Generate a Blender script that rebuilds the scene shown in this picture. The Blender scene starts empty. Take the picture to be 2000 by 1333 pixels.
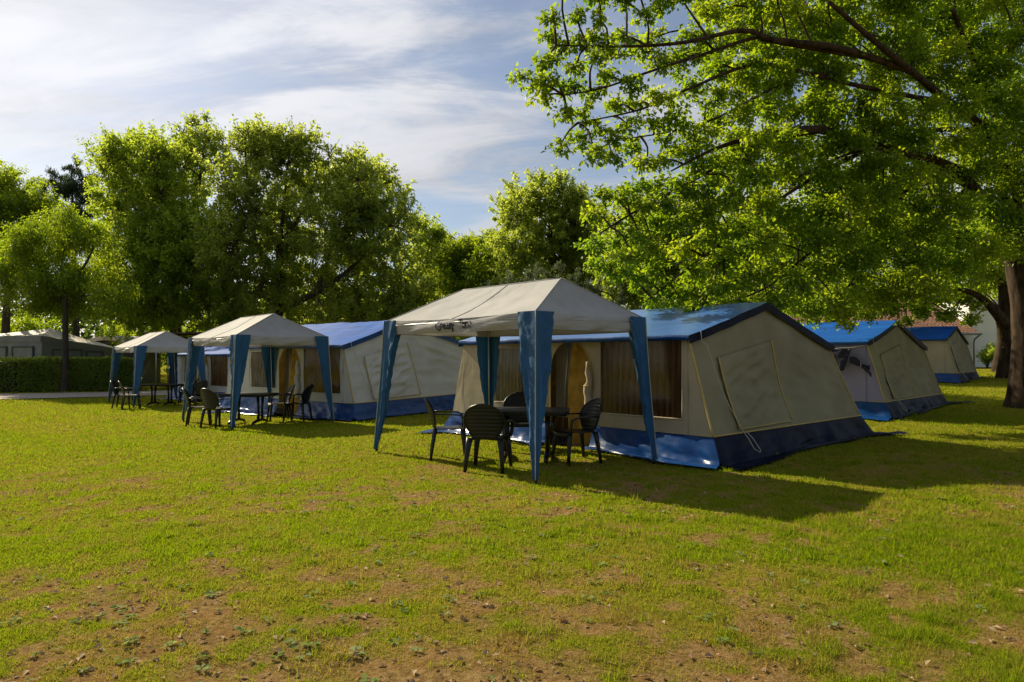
import bpy, bmesh, math, random
import numpy as np
from mathutils import Vector, Matrix, noise as mnoise

random.seed(11)
rng = np.random.default_rng(7)
S = bpy.context.scene
COL = S.collection

# ------------------------------------------------------------------ camera
cam_d = bpy.data.cameras.new('camera')
cam = bpy.data.objects.new('camera', cam_d)
COL.objects.link(cam)
cam.location = (0, 0, 1.486)
cam.rotation_euler = (math.radians(90) + 0.0219, 0, 0)
cam_d.sensor_width = 36
cam_d.lens = 24.8
cam_d.clip_start = 0.05
cam_d.clip_end = 2000
S.camera = cam

# ------------------------------------------------------------------ light
SUN_TO = Vector((-1.08, 1.08, 1.0)).normalized()
SUN_EL = math.asin(SUN_TO.z)
SUN_AZ = math.atan2(SUN_TO.x, SUN_TO.y)

world = bpy.data.worlds.new('World')
S.world = world
world.use_nodes = True
wn = world.node_tree
wn.nodes.clear()


def N(nt, t, **kw):
    n = nt.nodes.new(t)
    for k, v in kw.items():
        setattr(n, k, v)
    return n


def mathn(nt, op, a, b=None, clamp=False):
    n = N(nt, 'ShaderNodeMath', operation=op)
    n.use_clamp = clamp
    for i, x in enumerate((a, b)):
        if x is None:
            continue
        if isinstance(x, (int, float)):
            n.inputs[i].default_value = x
        else:
            nt.links.new(x, n.inputs[i])
    return n.outputs[0]


def maprange(nt, x, a, b, c=0.0, d=1.0, smooth=True):
    n = N(nt, 'ShaderNodeMapRange')
    n.interpolation_type = 'SMOOTHSTEP' if smooth else 'LINEAR'
    nt.links.new(x, n.inputs[0])
    for i, v in enumerate((a, b, c, d)):
        n.inputs[i + 1].default_value = v
    return n.outputs[0]


def mixc(nt, f, a, b):
    n = N(nt, 'ShaderNodeMix', data_type='RGBA')
    for sock, v in ((n.inputs[0], f), (n.inputs[6], a), (n.inputs[7], b)):
        if isinstance(v, (int, float)):
            sock.default_value = v
        elif isinstance(v, (tuple, list)):
            sock.default_value = tuple(v) + (1,) if len(v) == 3 else v
        else:
            nt.links.new(v, sock)
    return n.outputs[2]


def build_sky():
    nt = wn
    sky = N(nt, 'ShaderNodeTexSky')
    sky.sky_type = 'NISHITA'
    sky.sun_disc = False
    sky.sun_elevation = SUN_EL
    sky.sun_rotation = SUN_AZ
    sky.air_density = 1.0
    sky.dust_density = .8
    sky.ozone_density = 2.0
    tc = N(nt, 'ShaderNodeTexCoord')
    sep = N(nt, 'ShaderNodeSeparateXYZ')
    nt.links.new(tc.outputs['Generated'], sep.inputs[0])
    zc = mathn(nt, 'ADD', mathn(nt, 'MAXIMUM', sep.outputs[2], 0.0), 0.32)
    comb = N(nt, 'ShaderNodeCombineXYZ')
    nt.links.new(mathn(nt, 'DIVIDE', sep.outputs[0], zc), comb.inputs[0])
    nt.links.new(mathn(nt, 'DIVIDE', sep.outputs[1], zc), comb.inputs[1])

    def cloud(rot, sx, sy, scale, detail, dist, off):
        mp = N(nt, 'ShaderNodeMapping')
        mp.inputs['Rotation'].default_value = (0, 0, math.radians(rot))
        mp.inputs['Scale'].default_value = (sx, sy, 1)
        mp.inputs['Location'].default_value = (off, off * .7, off * .3)
        nt.links.new(comb.outputs[0], mp.inputs[0])
        nz = N(nt, 'ShaderNodeTexNoise')
        nz.inputs['Scale'].default_value = scale
        nz.inputs['Detail'].default_value = detail
        nz.inputs['Roughness'].default_value = 0.62
        nz.inputs['Distortion'].default_value = dist
        nt.links.new(mp.outputs[0], nz.inputs['Vector'])
        return nz.outputs[0]
    c1 = cloud(24, .55, 1.7, 1.25, 9, .9, 3.1)      # large sheets
    c2 = cloud(38, .75, 2.0, 2.2, 8, .6, 8.4)       # wisps
    dot = N(nt, 'ShaderNodeVectorMath', operation='DOT_PRODUCT')
    nt.links.new(tc.outputs['Generated'], dot.inputs[0])
    dot.inputs[1].default_value = SUN_TO
    near = maprange(nt, dot.outputs['Value'], .60, 1.0)
    m = mathn(nt, 'ADD', mathn(nt, 'MULTIPLY', c1, .62), mathn(nt, 'MULTIPLY', c2, .38))
    m = mathn(nt, 'ADD', m, mathn(nt, 'MULTIPLY', near, .05))
    mask = maprange(nt, m, .455, .61)
    mask = mathn(nt, 'ADD', mathn(nt, 'MULTIPLY', mask, .78), .16)
    # cirrus is brighter the nearer it lies to the sun
    bright = mathn(nt, 'ADD', mathn(nt, 'MULTIPLY', near, 3.2), 5.2)
    bright = mathn(nt, 'MULTIPLY', bright, maprange(nt, c2, .34, .62, .82, 1.10))
    cc = N(nt, 'ShaderNodeVectorMath', operation='SCALE')
    cc.inputs[0].default_value = (.98, .985, 1.03)
    nt.links.new(bright, cc.inputs['Scale'])
    sc = N(nt, 'ShaderNodeVectorMath', operation='SCALE')
    nt.links.new(sky.outputs[0], sc.inputs[0])
    sc.inputs['Scale'].default_value = 0.90
    col = mixc(nt, mask, sc.outputs[0], cc.outputs[0])
    bg = N(nt, 'ShaderNodeBackground')
    bg.inputs['Strength'].default_value = 0.066
    nt.links.new(col, bg.inputs[0])
    out = N(nt, 'ShaderNodeOutputWorld')
    nt.links.new(bg.outputs[0], out.inputs[0])


build_sky()

sun_d = bpy.data.lights.new('sun', 'SUN')
sun_d.energy = 5.0
sun_d.angle = math.radians(0.6)
sun_d.color = (1.0, .86, .60)
sun = bpy.data.objects.new('sun', sun_d)
COL.objects.link(sun)
sun.location = (-30, 30, 40)
sun.rotation_euler = (-SUN_TO).to_track_quat('-Z', 'Y').to_euler()

S.view_settings.view_transform = 'Standard'
S.view_settings.look = 'None'
S.view_settings.gamma = 1.0
S.view_settings.use_curve_mapping = False
S.view_settings.exposure = 0.7
S.render.engine = 'CYCLES'
S.cycles.max_bounces = 10
S.cycles.diffuse_bounces = 6
S.cycles.glossy_bounces = 2
S.cycles.transmission_bounces = 8
S.cycles.transparent_max_bounces = 6
S.cycles.use_denoising = True

# ------------------------------------------------------------------ helpers


def link(o, parent=None):
    COL.objects.link(o)
    if parent is not None:
        o.parent = parent
    return o


def tag(o, label=None, cat=None, group=None, kind=None):
    if label:
        o['label'] = label
    if cat:
        o['category'] = cat
    if group:
        o['group'] = group
    if kind:
        o['kind'] = kind
    return o


def empty(name, loc, rz=0.0):
    o = bpy.data.objects.new(name, None)
    o.empty_display_size = .2
    o.location = loc
    o.rotation_euler = (0, 0, rz)
    return link(o)


def mesh_obj(name, verts, faces, mat, parent=None, smooth=False):
    me = bpy.data.meshes.new(name)
    me.from_pydata([tuple(v) for v in verts], [], faces)
    me.materials.append(mat)
    if smooth:
        me.polygons.foreach_set('use_smooth', [True] * len(me.polygons))
    me.update()
    return link(bpy.data.objects.new(name, me), parent)


def tri_obj(name, V, T, mat, parent=None, tint=None):
    """V (n,3) float, T (m,3) int, tint (n,) float"""
    me = bpy.data.meshes.new(name)
    n, m = len(V), len(T)
    me.vertices.add(n)
    me.vertices.foreach_set('co', np.ascontiguousarray(V, dtype=np.float32).ravel())
    me.loops.add(m * 3)
    me.loops.foreach_set('vertex_index', np.ascontiguousarray(T, dtype=np.int32).ravel())
    me.polygons.add(m)
    me.polygons.foreach_set('loop_start', np.arange(0, 3 * m, 3, dtype=np.int32))
    me.polygons.foreach_set('loop_total', np.full(m, 3, dtype=np.int32))
    if tint is not None:
        a = me.attributes.new('tint', 'FLOAT', 'POINT')
        a.data.foreach_set('value', np.ascontiguousarray(tint, dtype=np.float32))
    me.materials.append(mat)
    me.update(calc_edges=True)
    return link(bpy.data.objects.new(name, me), parent)


class MB:
    def __init__(s):
        s.v = []
        s.f = []

    def add(s, vs, fs):
        b = len(s.v)
        s.v += [Vector(v) for v in vs]
        s.f += [tuple(i + b for i in f) for f in fs]
        return s

    def box(s, lo, hi):
        x0, y0, z0 = lo
        x1, y1, z1 = hi
        return s.add([(x0, y0, z0), (x1, y0, z0), (x1, y1, z0), (x0, y1, z0), (x0, y0, z1), (x1, y0, z1), (x1, y1, z1), (x0, y1, z1)],
                     [(0, 3, 2, 1), (4, 5, 6, 7), (0, 1, 5, 4), (1, 2, 6, 5), (2, 3, 7, 6), (3, 0, 4, 7)])

    def tube(s, pts, rad, n=8, cap=True):
        pts = [Vector(p) for p in pts]
        if isinstance(rad, (int, float)):
            rad = [rad] * len(pts)
        vs, fs = [], []
        ref = None
        for i, p in enumerate(pts):
            d = (pts[min(i + 1, len(pts) - 1)] - pts[max(i - 1, 0)])
            if d.length < 1e-9:
                d = Vector((0, 0, 1))
            d.normalize()
            if ref is None:
                ref = d.orthogonal().normalized()
            ref = (ref - d * ref.dot(d))
            if ref.length < 1e-6:
                ref = d.orthogonal()
            ref.normalize()
            b = d.cross(ref)
            for k in range(n):
                a = 2 * math.pi * k / n
                vs.append(p + (ref * math.cos(a) + b * math.sin(a)) * rad[i])
        for i in range(len(pts) - 1):
            for k in range(n):
                k2 = (k + 1) % n
                fs.append((i * n + k, i * n + k2, (i + 1) * n + k2, (i + 1) * n + k))
        if cap:
            fs.append(tuple(range(n))[::-1])
            fs.append(tuple((len(pts) - 1) * n + k for k in range(n)))
        return s.add(vs, fs)

    def sweep(s, pts, sizes, up=Vector((0, 0, 1)), side=None):
        """rectangular section (w, h) along pts, 'side' fixes the width direction"""
        pts = [Vector(p) for p in pts]
        vs, fs = [], []
        for i, p in enumerate(pts):
            d = (pts[min(i + 1, len(pts) - 1)] - pts[max(i - 1, 0)]).normalized()
            sd = Vector(side) if side is not None else d.cross(up)
            sd = (sd - d * sd.dot(d)).normalized()
            u = sd.cross(d).normalized()
            w, h = sizes[i]
            c = min(w, h) * .25
            for a, b in ((w / 2, h / 2 - c), (w / 2 - c, h / 2), (-w / 2 + c, h / 2), (-w / 2, h / 2 - c), (-w / 2, -h / 2 + c), (-w / 2 + c, -h / 2), (w / 2 - c, -h / 2), (w / 2, -h / 2 + c)):
                vs.append(p + sd * a + u * b)
        n = 8
        for i in range(len(pts) - 1):
            for k in range(n):
                k2 = (k + 1) % n
                fs.append((i * n + k, i * n + k2, (i + 1) * n + k2, (i + 1) * n + k))
        fs.append(tuple(range(n))[::-1])
        fs.append(tuple((len(pts) - 1) * n + k for k in range(n)))
        return s.add(vs, fs)

    def grid(s, fn, nu, nv):
        vs = [fn(i / nu, j / nv) for j in range(nv + 1) for i in range(nu + 1)]
        w = nu + 1
        fs = [(j * w + i, j * w + i + 1, (j + 1) * w + i + 1, (j + 1) * w + i) for j in range(nv) for i in range(nu)]
        return s.add(vs, fs)

    def shell(s, fn, nu, nv, th):
        """closed sheet of thickness th round the grid fn"""
        e = 1e-3
        top, bot = [], []
        for j in range(nv + 1):
            for i in range(nu + 1):
                a, b = i / nu, j / nv
                p = Vector(fn(a, b))
                du = Vector(fn(min(a + e, 1), b)) - Vector(fn(max(a - e, 0), b))
                dv = Vector(fn(a, min(b + e, 1))) - Vector(fn(a, max(b - e, 0)))
                nn = du.cross(dv)
                nn = nn.normalized() if nn.length > 1e-12 else Vector((0, 0, 1))
                top.append(p + nn * th / 2)
                bot.append(p - nn * th / 2)
        w, c = nu + 1, (nu + 1) * (nv + 1)
        fs = []
        for j in range(nv):
            for i in range(nu):
                a = j * w + i
                fs.append((a, a + 1, a + w + 1, a + w))
                fs.append((c + a, c + a + w, c + a + w + 1, c + a + 1))
        for i in range(nu):
            fs.append((i, c + i, c + i + 1, i + 1))
            a = nv * w + i
            fs.append((a, a + 1, c + a + 1, c + a))
        for j in range(nv):
            a = j * w
            fs.append((a, a + w, c + a + w, c + a))
            a = j * w + nu
            fs.append((a, c + a, c + a + w, a + w))
        return s.add(top + bot, fs)

    def build(s, name, mat, parent=None, smooth=False):
        return mesh_obj(name, s.v, s.f, mat, parent, smooth)


def lerp(a, b, t):
    return a + (b - a) * t


def sstep(x):
    x = max(0.0, min(1.0, x))
    return x * x * (3 - 2 * x)


def fbm(x, y, z, sc=1.0, oct=3):
    t, a, f = 0.0, 1.0, sc
    for _ in range(oct):
        t += a * mnoise.noise(Vector((x * f, y * f, z * f)))
        a *= .5
        f *= 2.1
    return t


def copy_tree(o, parent=None):
    c = o.copy()
    link(c, parent)
    for ch in list(o.children):
        copy_tree(ch, c)
    return c


# vectorised value noise ------------------------------------------------
def vnoise(x, y, seed=0):
    xi, yi = np.floor(x).astype(np.int64), np.floor(y).astype(np.int64)
    fx, fy = x - xi, y - yi
    fx, fy = fx * fx * (3 - 2 * fx), fy * fy * (3 - 2 * fy)

    def h(a, b):
        n = (a * 374761393 + b * 668265263 + seed * 974711) & 0x7fffffff
        n = ((n ^ (n >> 13)) * 1274126177) & 0x7fffffff
        return ((n ^ (n >> 16)) & 0xffff) / 65535.0
    return (h(xi, yi) * (1 - fx) + h(xi + 1, yi) * fx) * (1 - fy) + (h(xi, yi + 1) * (1 - fx) + h(xi + 1, yi + 1) * fx) * fy


def vfbm(x, y, sc, oct=4, seed=0):
    t, a, s = 0, 1.0, 0
    for o in range(oct):
        t = t + a * vnoise(x * sc + 17 * o, y * sc - 9 * o, seed + o)
        s += a
        a *= .55
        sc *= 2.07
    return t / s


def npstep(x):
    x = np.clip(x, 0, 1)
    return x * x * (3 - 2 * x)


def terrain(x, y):
    x = np.asarray(x, float)
    y = np.asarray(y, float)
    s = .55 * x + .835 * y - 13
    sp = np.where(s > 40, s, 2 * np.log1p(np.exp(np.clip(s, -80, 80) / 2)))
    rise = .026 * sp * npstep((x + 6) / 10)
    rise = 1.3 * np.tanh(rise / 1.3)
    drop = -.2 * npstep(-x / 12)
    bump = (vfbm(x, y, .35, 2, 5) - .5) * .05
    return rise + drop + bump


def gz(x, y):
    return float(terrain(x, y))


def dryness(x, y):
    """0 = lush grass, 1 = bare dry earth: worn ground in front, fine tufts everywhere"""
    n = vfbm(x, y, .50, 3, 21)
    m = vfbm(x, y, 2.1, 3, 33)
    h = vfbm(x, y, 6.5, 3, 39)
    base = np.interp(y, [2.5, 3.6, 5.0, 7.0, 10.0, 13.0, 18.0], [.50, .43, .33, .25, .16, .10, .05])
    spot = np.exp(-(((x - .1) / 1.3) ** 2 + ((y - 3.2) / .7) ** 2)) * .24 + np.exp(-(((x - .3) / 1.0) ** 2 + ((y - 4.6) / .8) ** 2)) * .10
    spot = spot + np.exp(-(((x + 2.9) / .5) ** 2 + ((y - 6.6) / .12) ** 2)) * .5 + np.exp(-(((x + 1.1) / .22) ** 2 + ((y - 9.6) / .18) ** 2)) * .5
    lush = npstep((x - 1.2) / 2.5) * npstep((8 - y) / 4) * .20 + npstep((-x - 3.5) / 2) * npstep((y - 5) / 2) * .08
    fade = npstep((12.5 - y) / 6.5)
    d = base + spot - lush + ((n - .5) * .7 + (m - .5) * .9 + (h - .5) * 1.5) * (.25 + .75 * fade)
    return np.clip(d, 0, 1)


# ------------------------------------------------------------------ materials
def new_mat(name):
    m = bpy.data.materials.new(name)
    m.use_nodes = True
    nt = m.node_tree
    nt.nodes.clear()
    out = N(nt, 'ShaderNodeOutputMaterial')
    return m, nt, out


def objcoord(nt, scale=(1, 1, 1)):
    tc = N(nt, 'ShaderNodeTexCoord')
    mp = N(nt, 'ShaderNodeMapping')
    mp.inputs['Scale'].default_value = scale
    nt.links.new(tc.outputs['Object'], mp.inputs[0])
    return mp.outputs[0]


def noisen(nt, vec, scale, detail=4, rough=.55, dist=0.0):
    n = N(nt, 'ShaderNodeTexNoise')
    n.inputs['Scale'].default_value = scale
    n.inputs['Detail'].default_value = detail
    n.inputs['Roughness'].default_value = rough
    n.inputs['Distortion'].default_value = dist
    nt.links.new(vec, n.inputs['Vector'])
    return n.outputs[0]


def simple_mat(name, col, rough=.6, var=.12, nscale=3.0, bump=0.0, bscale=60.0, trans=0.0, metal=0.0, spec=.5, col2=None, stretch=(1, 1, 1), coat=0.0):
    m, nt, out = new_mat(name)
    v = objcoord(nt, stretch)
    nz = noisen(nt, v, nscale, 5, .6)
    c2 = col2 if col2 else tuple(c * (1 - 2.2 * var) for c in col)
    f = maprange(nt, nz, .3, .7)
    c = mixc(nt, f, col, c2)
    p = N(nt, 'ShaderNodeBsdfPrincipled')
    nt.links.new(c, p.inputs['Base Color'])
    p.inputs['Roughness'].default_value = rough
    p.inputs['Metallic'].default_value = metal
    p.inputs['Specular IOR Level'].default_value = spec
    p.inputs['Coat Weight'].default_value = coat
    p.inputs['Coat Roughness'].default_value = .3
    if bump:
        b = N(nt, 'ShaderNodeBump')
        b.inputs['Strength'].default_value = bump
        b.inputs['Distance'].default_value = .02
        nt.links.new(noisen(nt, v, bscale, 4, .6), b.inputs['Height'])
        nt.links.new(b.outputs[0], p.inputs['Normal'])
    sh = p.outputs[0]
    if trans:
        t = N(nt, 'ShaderNodeBsdfTranslucent')
        nt.links.new(c, t.inputs[0])
        mx = N(nt, 'ShaderNodeMixShader')
        mx.inputs[0].default_value = trans
        nt.links.new(sh, mx.inputs[1])
        nt.links.new(t.outputs[0], mx.inputs[2])
        sh = mx.outputs[0]
    nt.links.new(sh, out.inputs[0])
    return m


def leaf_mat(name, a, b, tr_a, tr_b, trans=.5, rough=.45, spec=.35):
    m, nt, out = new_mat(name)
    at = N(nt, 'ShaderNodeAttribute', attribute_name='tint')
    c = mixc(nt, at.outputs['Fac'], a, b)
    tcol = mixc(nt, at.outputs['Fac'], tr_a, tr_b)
    p = N(nt, 'ShaderNodeBsdfPrincipled')
    nt.links.new(c, p.inputs['Base Color'])
    p.inputs['Roughness'].default_value = rough
    p.inputs['Specular IOR Level'].default_value = spec
    t = N(nt, 'ShaderNodeBsdfTranslucent')
    nt.links.new(tcol, t.inputs[0])
    mx = N(nt, 'ShaderNodeMixShader')
    mx.inputs[0].default_value = trans
    nt.links.new(p.outputs[0], mx.inputs[1])
    nt.links.new(t.outputs[0], mx.inputs[2])
    nt.links.new(mx.outputs[0], out.inputs[0])
    return m


M = {}
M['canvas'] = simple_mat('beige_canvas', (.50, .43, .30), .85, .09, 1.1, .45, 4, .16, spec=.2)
M['canvas_shaded'] = simple_mat('shaded_canvas', (.30, .268, .162), .85, .09, 1.1, .45, 4, .12, spec=.15)  # beige canvas again, with the gables' shade painted into the colour
M['canvas_grey'] = simple_mat('grey_canvas', (.60, .61, .60), .85, .08, 1.1, .45, 4, .16, spec=.2)
M['canvas_lilac'] = simple_mat('lilac_canvas', (.27, .26, .41), .8, .05, 1.6, .3, 9, .12, spec=.2)
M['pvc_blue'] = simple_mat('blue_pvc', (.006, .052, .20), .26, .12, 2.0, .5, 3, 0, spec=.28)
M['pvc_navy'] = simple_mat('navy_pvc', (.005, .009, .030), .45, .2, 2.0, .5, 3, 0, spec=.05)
M['pvc_roof'] = simple_mat('blue_roof_pvc', (.009, .10, .42), .55, .14, 1.3, .10, 3.0, .02, spec=.06, stretch=(.5, 3, 1), coat=.0)
M['pvc_roof_sheen'] = simple_mat('sky_sheen_roof_pvc', (.035, .155, .52), .36, .14, 1.3, .10, 3.0, .04, spec=.8, stretch=(.5, 3, 1), coat=.7)  # same blue roof; the paler base colour paints in reflected sky
M['piping'] = simple_mat('yellow_piping', (.50, .36, .10), .6, .08, 8)
M['inner'] = simple_mat('ochre_inner_cloth', (.62, .38, .07), .85, .2, 5, .2, 12, .35, spec=.2)
M['curtain'] = simple_mat('brown_curtain', (.24, .125, .045), .85, .3, 3, 0, 1, .3, spec=.2, stretch=(8, 8, .3))
M['curtain_grey'] = simple_mat('grey_curtain', (.34, .29, .24), .85, .25, 3, 0, 1, .3, spec=.2, stretch=(8, 8, 1))
M['floor_dark'] = simple_mat('dark_groundsheet', (.05, .05, .06), .6, .2, 3)
M['gaz_canvas'] = simple_mat('gazebo_canvas', (.40, .40, .40), .8, .08, 1.2, .3, 8, .14, spec=.25)
M['gaz_leg'] = simple_mat('blue_leg_cloth', (.016, .085, .20), .55, .06, 2, .5, 9, .04, spec=.25)
M['zip'] = simple_mat('pale_zip', (.42, .40, .26), .6, .1, 20)
M['steel'] = simple_mat('grey_steel', (.45, .46, .46), .4, .1, 10, metal=.7)
M['plastic'] = simple_mat('dark_green_plastic', (.010, .012, .009), .38, .15, 5, .05, 40, spec=.35)
M['ink'] = simple_mat('navy_print', (.015, .02, .06), .7, .1, 20)
M['rope'] = simple_mat('pale_rope', (.45, .42, .34), .8, .1, 40)
M['dark_cloth'] = simple_mat('dark_blue_cloth', (.012, .014, .04), .85, .2, 8, .2, 20, .05)
M['bark'] = simple_mat('grey_brown_bark', (.075, .052, .034), .95, .1, 2.2, 1.0, 7, 0, spec=.1, col2=(.022, .015, .010), stretch=(3, 3, .8))
M['bark_dark'] = simple_mat('dark_bark', (.06, .046, .034), .95, .1, 2.5, .7, 8, 0, col2=(.03, .024, .018), stretch=(3, 3, .7))
M['white_wall'] = simple_mat('white_render', (.78, .78, .76), .85, .05, .6, .1, 20)
M['roof_tile'] = simple_mat('terracotta_tile', (.21, .09, .045), .85, .2, 5.0, .3, 20, col2=(.10, .05, .035))
M['zinc'] = simple_mat('zinc_gutter', (.28, .29, .29), .5, .1, 8, metal=.3)
M['dark_glass'] = simple_mat('dark_glazing', (.03, .035, .04), .12, .1, 4, spec=.6)
M['awning_grey'] = simple_mat('grey_awning_cloth', (.22, .23, .235), .8, .08, 2, .2, 8, .1)
M['awning_dark'] = simple_mat('charcoal_awning_cloth', (.09, .092, .095), .75, .1, 2, .2, 8, .05)
M['awning_roof'] = simple_mat('pale_awning_roof', (.50, .45, .36), .7, .1, 1.5, .2, 6)
M['shed_wood'] = simple_mat('brown_timber', (.10, .065, .045), .8, .2, 3, .3, 20, stretch=(1, 1, 8))
M['white_pvc'] = simple_mat('white_pvc', (.7, .7, .72), .4, .06, 6)
M['path'] = simple_mat('pale_gravel', (.42, .35, .30), .95, .1, 9, .5, 60, col2=(.30, .25, .21))

M['leaf_near'] = leaf_mat('mulberry_leaf', (.046, .098, .009), (.105, .148, .013), (.25, .43, .010), (.55, .64, .015), .58)
M['leaf_mid'] = leaf_mat('oak_leaf', (.080, .135, .018), (.15, .19, .03), (.40, .56, .03), (.62, .72, .05), .60)
M['leaf_soft'] = leaf_mat('soft_leaf', (.095, .145, .030), (.16, .195, .045), (.44, .56, .05), (.62, .70, .08), .60)
M['leaf_dark'] = leaf_mat('dark_leaf', (.030, .060, .012), (.06, .09, .018), (.09, .17, .015), (.19, .28, .025), .45)
M['leaf_yellow'] = leaf_mat('fresh_leaf', (.07, .13, .010), (.14, .18, .016), (.30, .46, .012), (.55, .64, .02), .55)
M['leaf_olive'] = leaf_mat('olive_leaf', (.085, .11, .06), (.14, .16, .09), (.12, .17, .06), (.2, .24, .1), .35)
M['leaf_birch'] = leaf_mat('blue_green_needle', (.03, .05, .022), (.05, .07, .03), (.05, .09, .03), (.08, .13, .04), .35)
M['grass'] = leaf_mat('grass_blade', (.115, .165, .005), (.33, .235, .06), (.30, .42, .006), (.42, .31, .055), .45, .7, .04)
M['weed'] = leaf_mat('weed_leaf', (.17, .25, .05), (.30, .35, .16), (.28, .38, .06), (.38, .44, .16), .45, .8, .05)
M['litter'] = leaf_mat('dead_leaf', (.16, .09, .045), (.42, .32, .20), (.2, .11, .04), (.4, .28, .12), .2, .8, .2)


def ground_mat():
    m, nt, out = new_mat('lawn_earth')
    tc = N(nt, 'ShaderNodeTexCoord')
    v = tc.outputs['Object']
    at = N(nt, 'ShaderNodeAttribute', attribute_name='tint')
    fine = noisen(nt, v, 26, 6, .7)
    mid = noisen(nt, v, 4.5, 5, .65, .3)
    g = mixc(nt, maprange(nt, fine, .3, .7), (.135, .155, .008), (.25, .22, .020))
    g = mixc(nt, maprange(nt, mid, .35, .75, 0, .6), g, (.28, .21, .04))
    e = mixc(nt, maprange(nt, fine, .32, .68), (.14, .086, .030), (.33, .225, .095))
    e = mixc(nt, maprange(nt, mid, .4, .7, 0, .5), e, (.24, .125, .045))
    f = mathn(nt, 'ADD', at.outputs['Fac'], mathn(nt, 'MULTIPLY', mathn(nt, 'SUBTRACT', fine, .5), 1.1))
    c = mixc(nt, maprange(nt, f, .18, .60), g, e)
    p = N(nt, 'ShaderNodeBsdfPrincipled')
    nt.links.new(c, p.inputs['Base Color'])
    p.inputs['Roughness'].default_value = .95
    p.inputs['Specular IOR Level'].default_value = .0
    b = N(nt, 'ShaderNodeBump')
    b.inputs['Strength'].default_value = .9
    b.inputs['Distance'].default_value = .03
    nt.links.new(noisen(nt, v, 38, 6, .75), b.inputs['Height'])
    nt.links.new(b.outputs[0], p.inputs['Normal'])
    nt.links.new(p.outputs[0], out.inputs[0])
    return m


M['ground'] = ground_mat()


def pane_mat():
    m, nt, out = new_mat('clear_film')
    t = N(nt, 'ShaderNodeBsdfTransparent')
    t.inputs[0].default_value = (.9, .88, .84, 1)
    g = N(nt, 'ShaderNodeBsdfGlossy')
    g.inputs['Roughness'].default_value = .18
    v = objcoord(nt)
    b = N(nt, 'ShaderNodeBump')
    b.inputs['Strength'].default_value = .15
    b.inputs['Distance'].default_value = .02
    nt.links.new(noisen(nt, v, 6, 3, .5, .6), b.inputs['Height'])
    nt.links.new(b.outputs[0], g.inputs['Normal'])
    mx = N(nt, 'ShaderNodeMixShader')
    mx.inputs[0].default_value = .06
    nt.links.new(t.outputs[0], mx.inputs[1])
    nt.links.new(g.outputs[0], mx.inputs[2])
    nt.links.new(mx.outputs[0], out.inputs[0])
    return m


M['film'] = pane_mat()

# ------------------------------------------------------------------ ground
def axis(lo, hi, step, far_lo, far_hi):
    a = list(np.arange(lo, hi + 1e-6, step))
    s, x = step, hi
    while x < far_hi:
        s *= 1.22
        x += s
        a.append(x)
    s, x = step, lo
    while x > far_lo:
        s *= 1.22
        x -= s
        a.insert(0, x)
    return np.array(a)


def build_ground():
    xs = axis(-8, 9, .07, -600, 600)
    ys = axis(1.8, 13, .07, -300, 700)
    X, Y = np.meshgrid(xs, ys)
    x, y = X.ravel(), Y.ravel()
    z = terrain(x, y)
    near = (y < 18) & (np.abs(x) < 12)
    z = z + np.where(near, (vfbm(x, y, 3.0, 3, 61) - .5) * .035, 0)
    V = np.stack([x, y, z], 1)
    nx, ny = len(xs), len(ys)
    i, j = np.meshgrid(np.arange(nx - 1), np.arange(ny - 1))
    a = (j * nx + i).ravel()
    T = np.concatenate([np.stack([a, a + 1, a + nx + 1], 1), np.stack([a, a + nx + 1, a + nx], 1)])
    o = tri_obj('ground', V, T, M['ground'], None, dryness(x, y))
    o.data.polygons.foreach_set('use_smooth', [True] * len(o.data.polygons))
    tag(o, kind='structure')


build_ground()


def ribbon(name, centre, width, mat, lift=.03, n=60, kind='structure'):
    pts = [Vector((c[0], c[1], 0)) for c in centre]
    mb = MB()
    P = []
    for k in range(n + 1):
        f = k / n * (len(pts) - 1)
        i = min(int(f), len(pts) - 2)
        p0, p1, p2, p3 = pts[max(i - 1, 0)], pts[i], pts[i + 1], pts[min(i + 2, len(pts) - 1)]
        t = f - i
        P.append(.5 * ((2 * p1) + (p2 - p0) * t + (2 * p0 - 5 * p1 + 4 * p2 - p3) * t * t + (3 * p1 - p0 - 3 * p2 + p3) * t ** 3))

    def fn(s, t):
        k = min(int(round(s * n)), n)
        d = (P[min(k + 1, n)] - P[max(k - 1, 0)]).normalized()
        q = P[k] + Vector((-d.y, d.x, 0)) * (t - .5) * (width + .25 * fbm(s * 9, t * 2, 0))
        return (q.x, q.y, gz(q.x, q.y) + lift)
    mb.grid(fn, n, 6)
    o = mb.build(name, mat, None, True)
    return tag(o, kind=kind)


PATH = [(-62, 21), (-40, 25.6), (-22, 29.4), (-17.4, 31.6), (-14, 34.5), (-11.5, 38)]
ribbon('path', PATH, 4.4, M['path'])

# ------------------------------------------------------------------ tents
TENTS = [  # name key, x, y, yaw, z, rear shear
    dict(loc=(2.451, 9.845), a=.8425, z=-.02, k=1.04, roof='pvc_roof_sheen'),
    dict(loc=(-4.11, 17.17), a=.69, z=-.07, v2=3.9, shear=.055, k=1.06),
    dict(loc=(7.88, 15.7), a=.793, z=.085),
    dict(loc=(16.72, 27.26), a=.74, z=.44),
    dict(loc=(-9.7, 24.2), a=.78, z=-.16),
]
GAZ = [dict(loc=(.2845, 8.5085), a=.8386, z=0.0), dict(loc=(-5.93, 15.18), a=.8688, z=-.08), dict(loc=(-12.31, 23.17), a=.8567, z=-.2)]


def ring(mb, inner, outer):
    n = len(inner)
    vs = list(inner) + list(outer)
    mb.add(vs, [(i, (i + 1), n + i + 1, n + i) for i in range(n - 1)])


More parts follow.
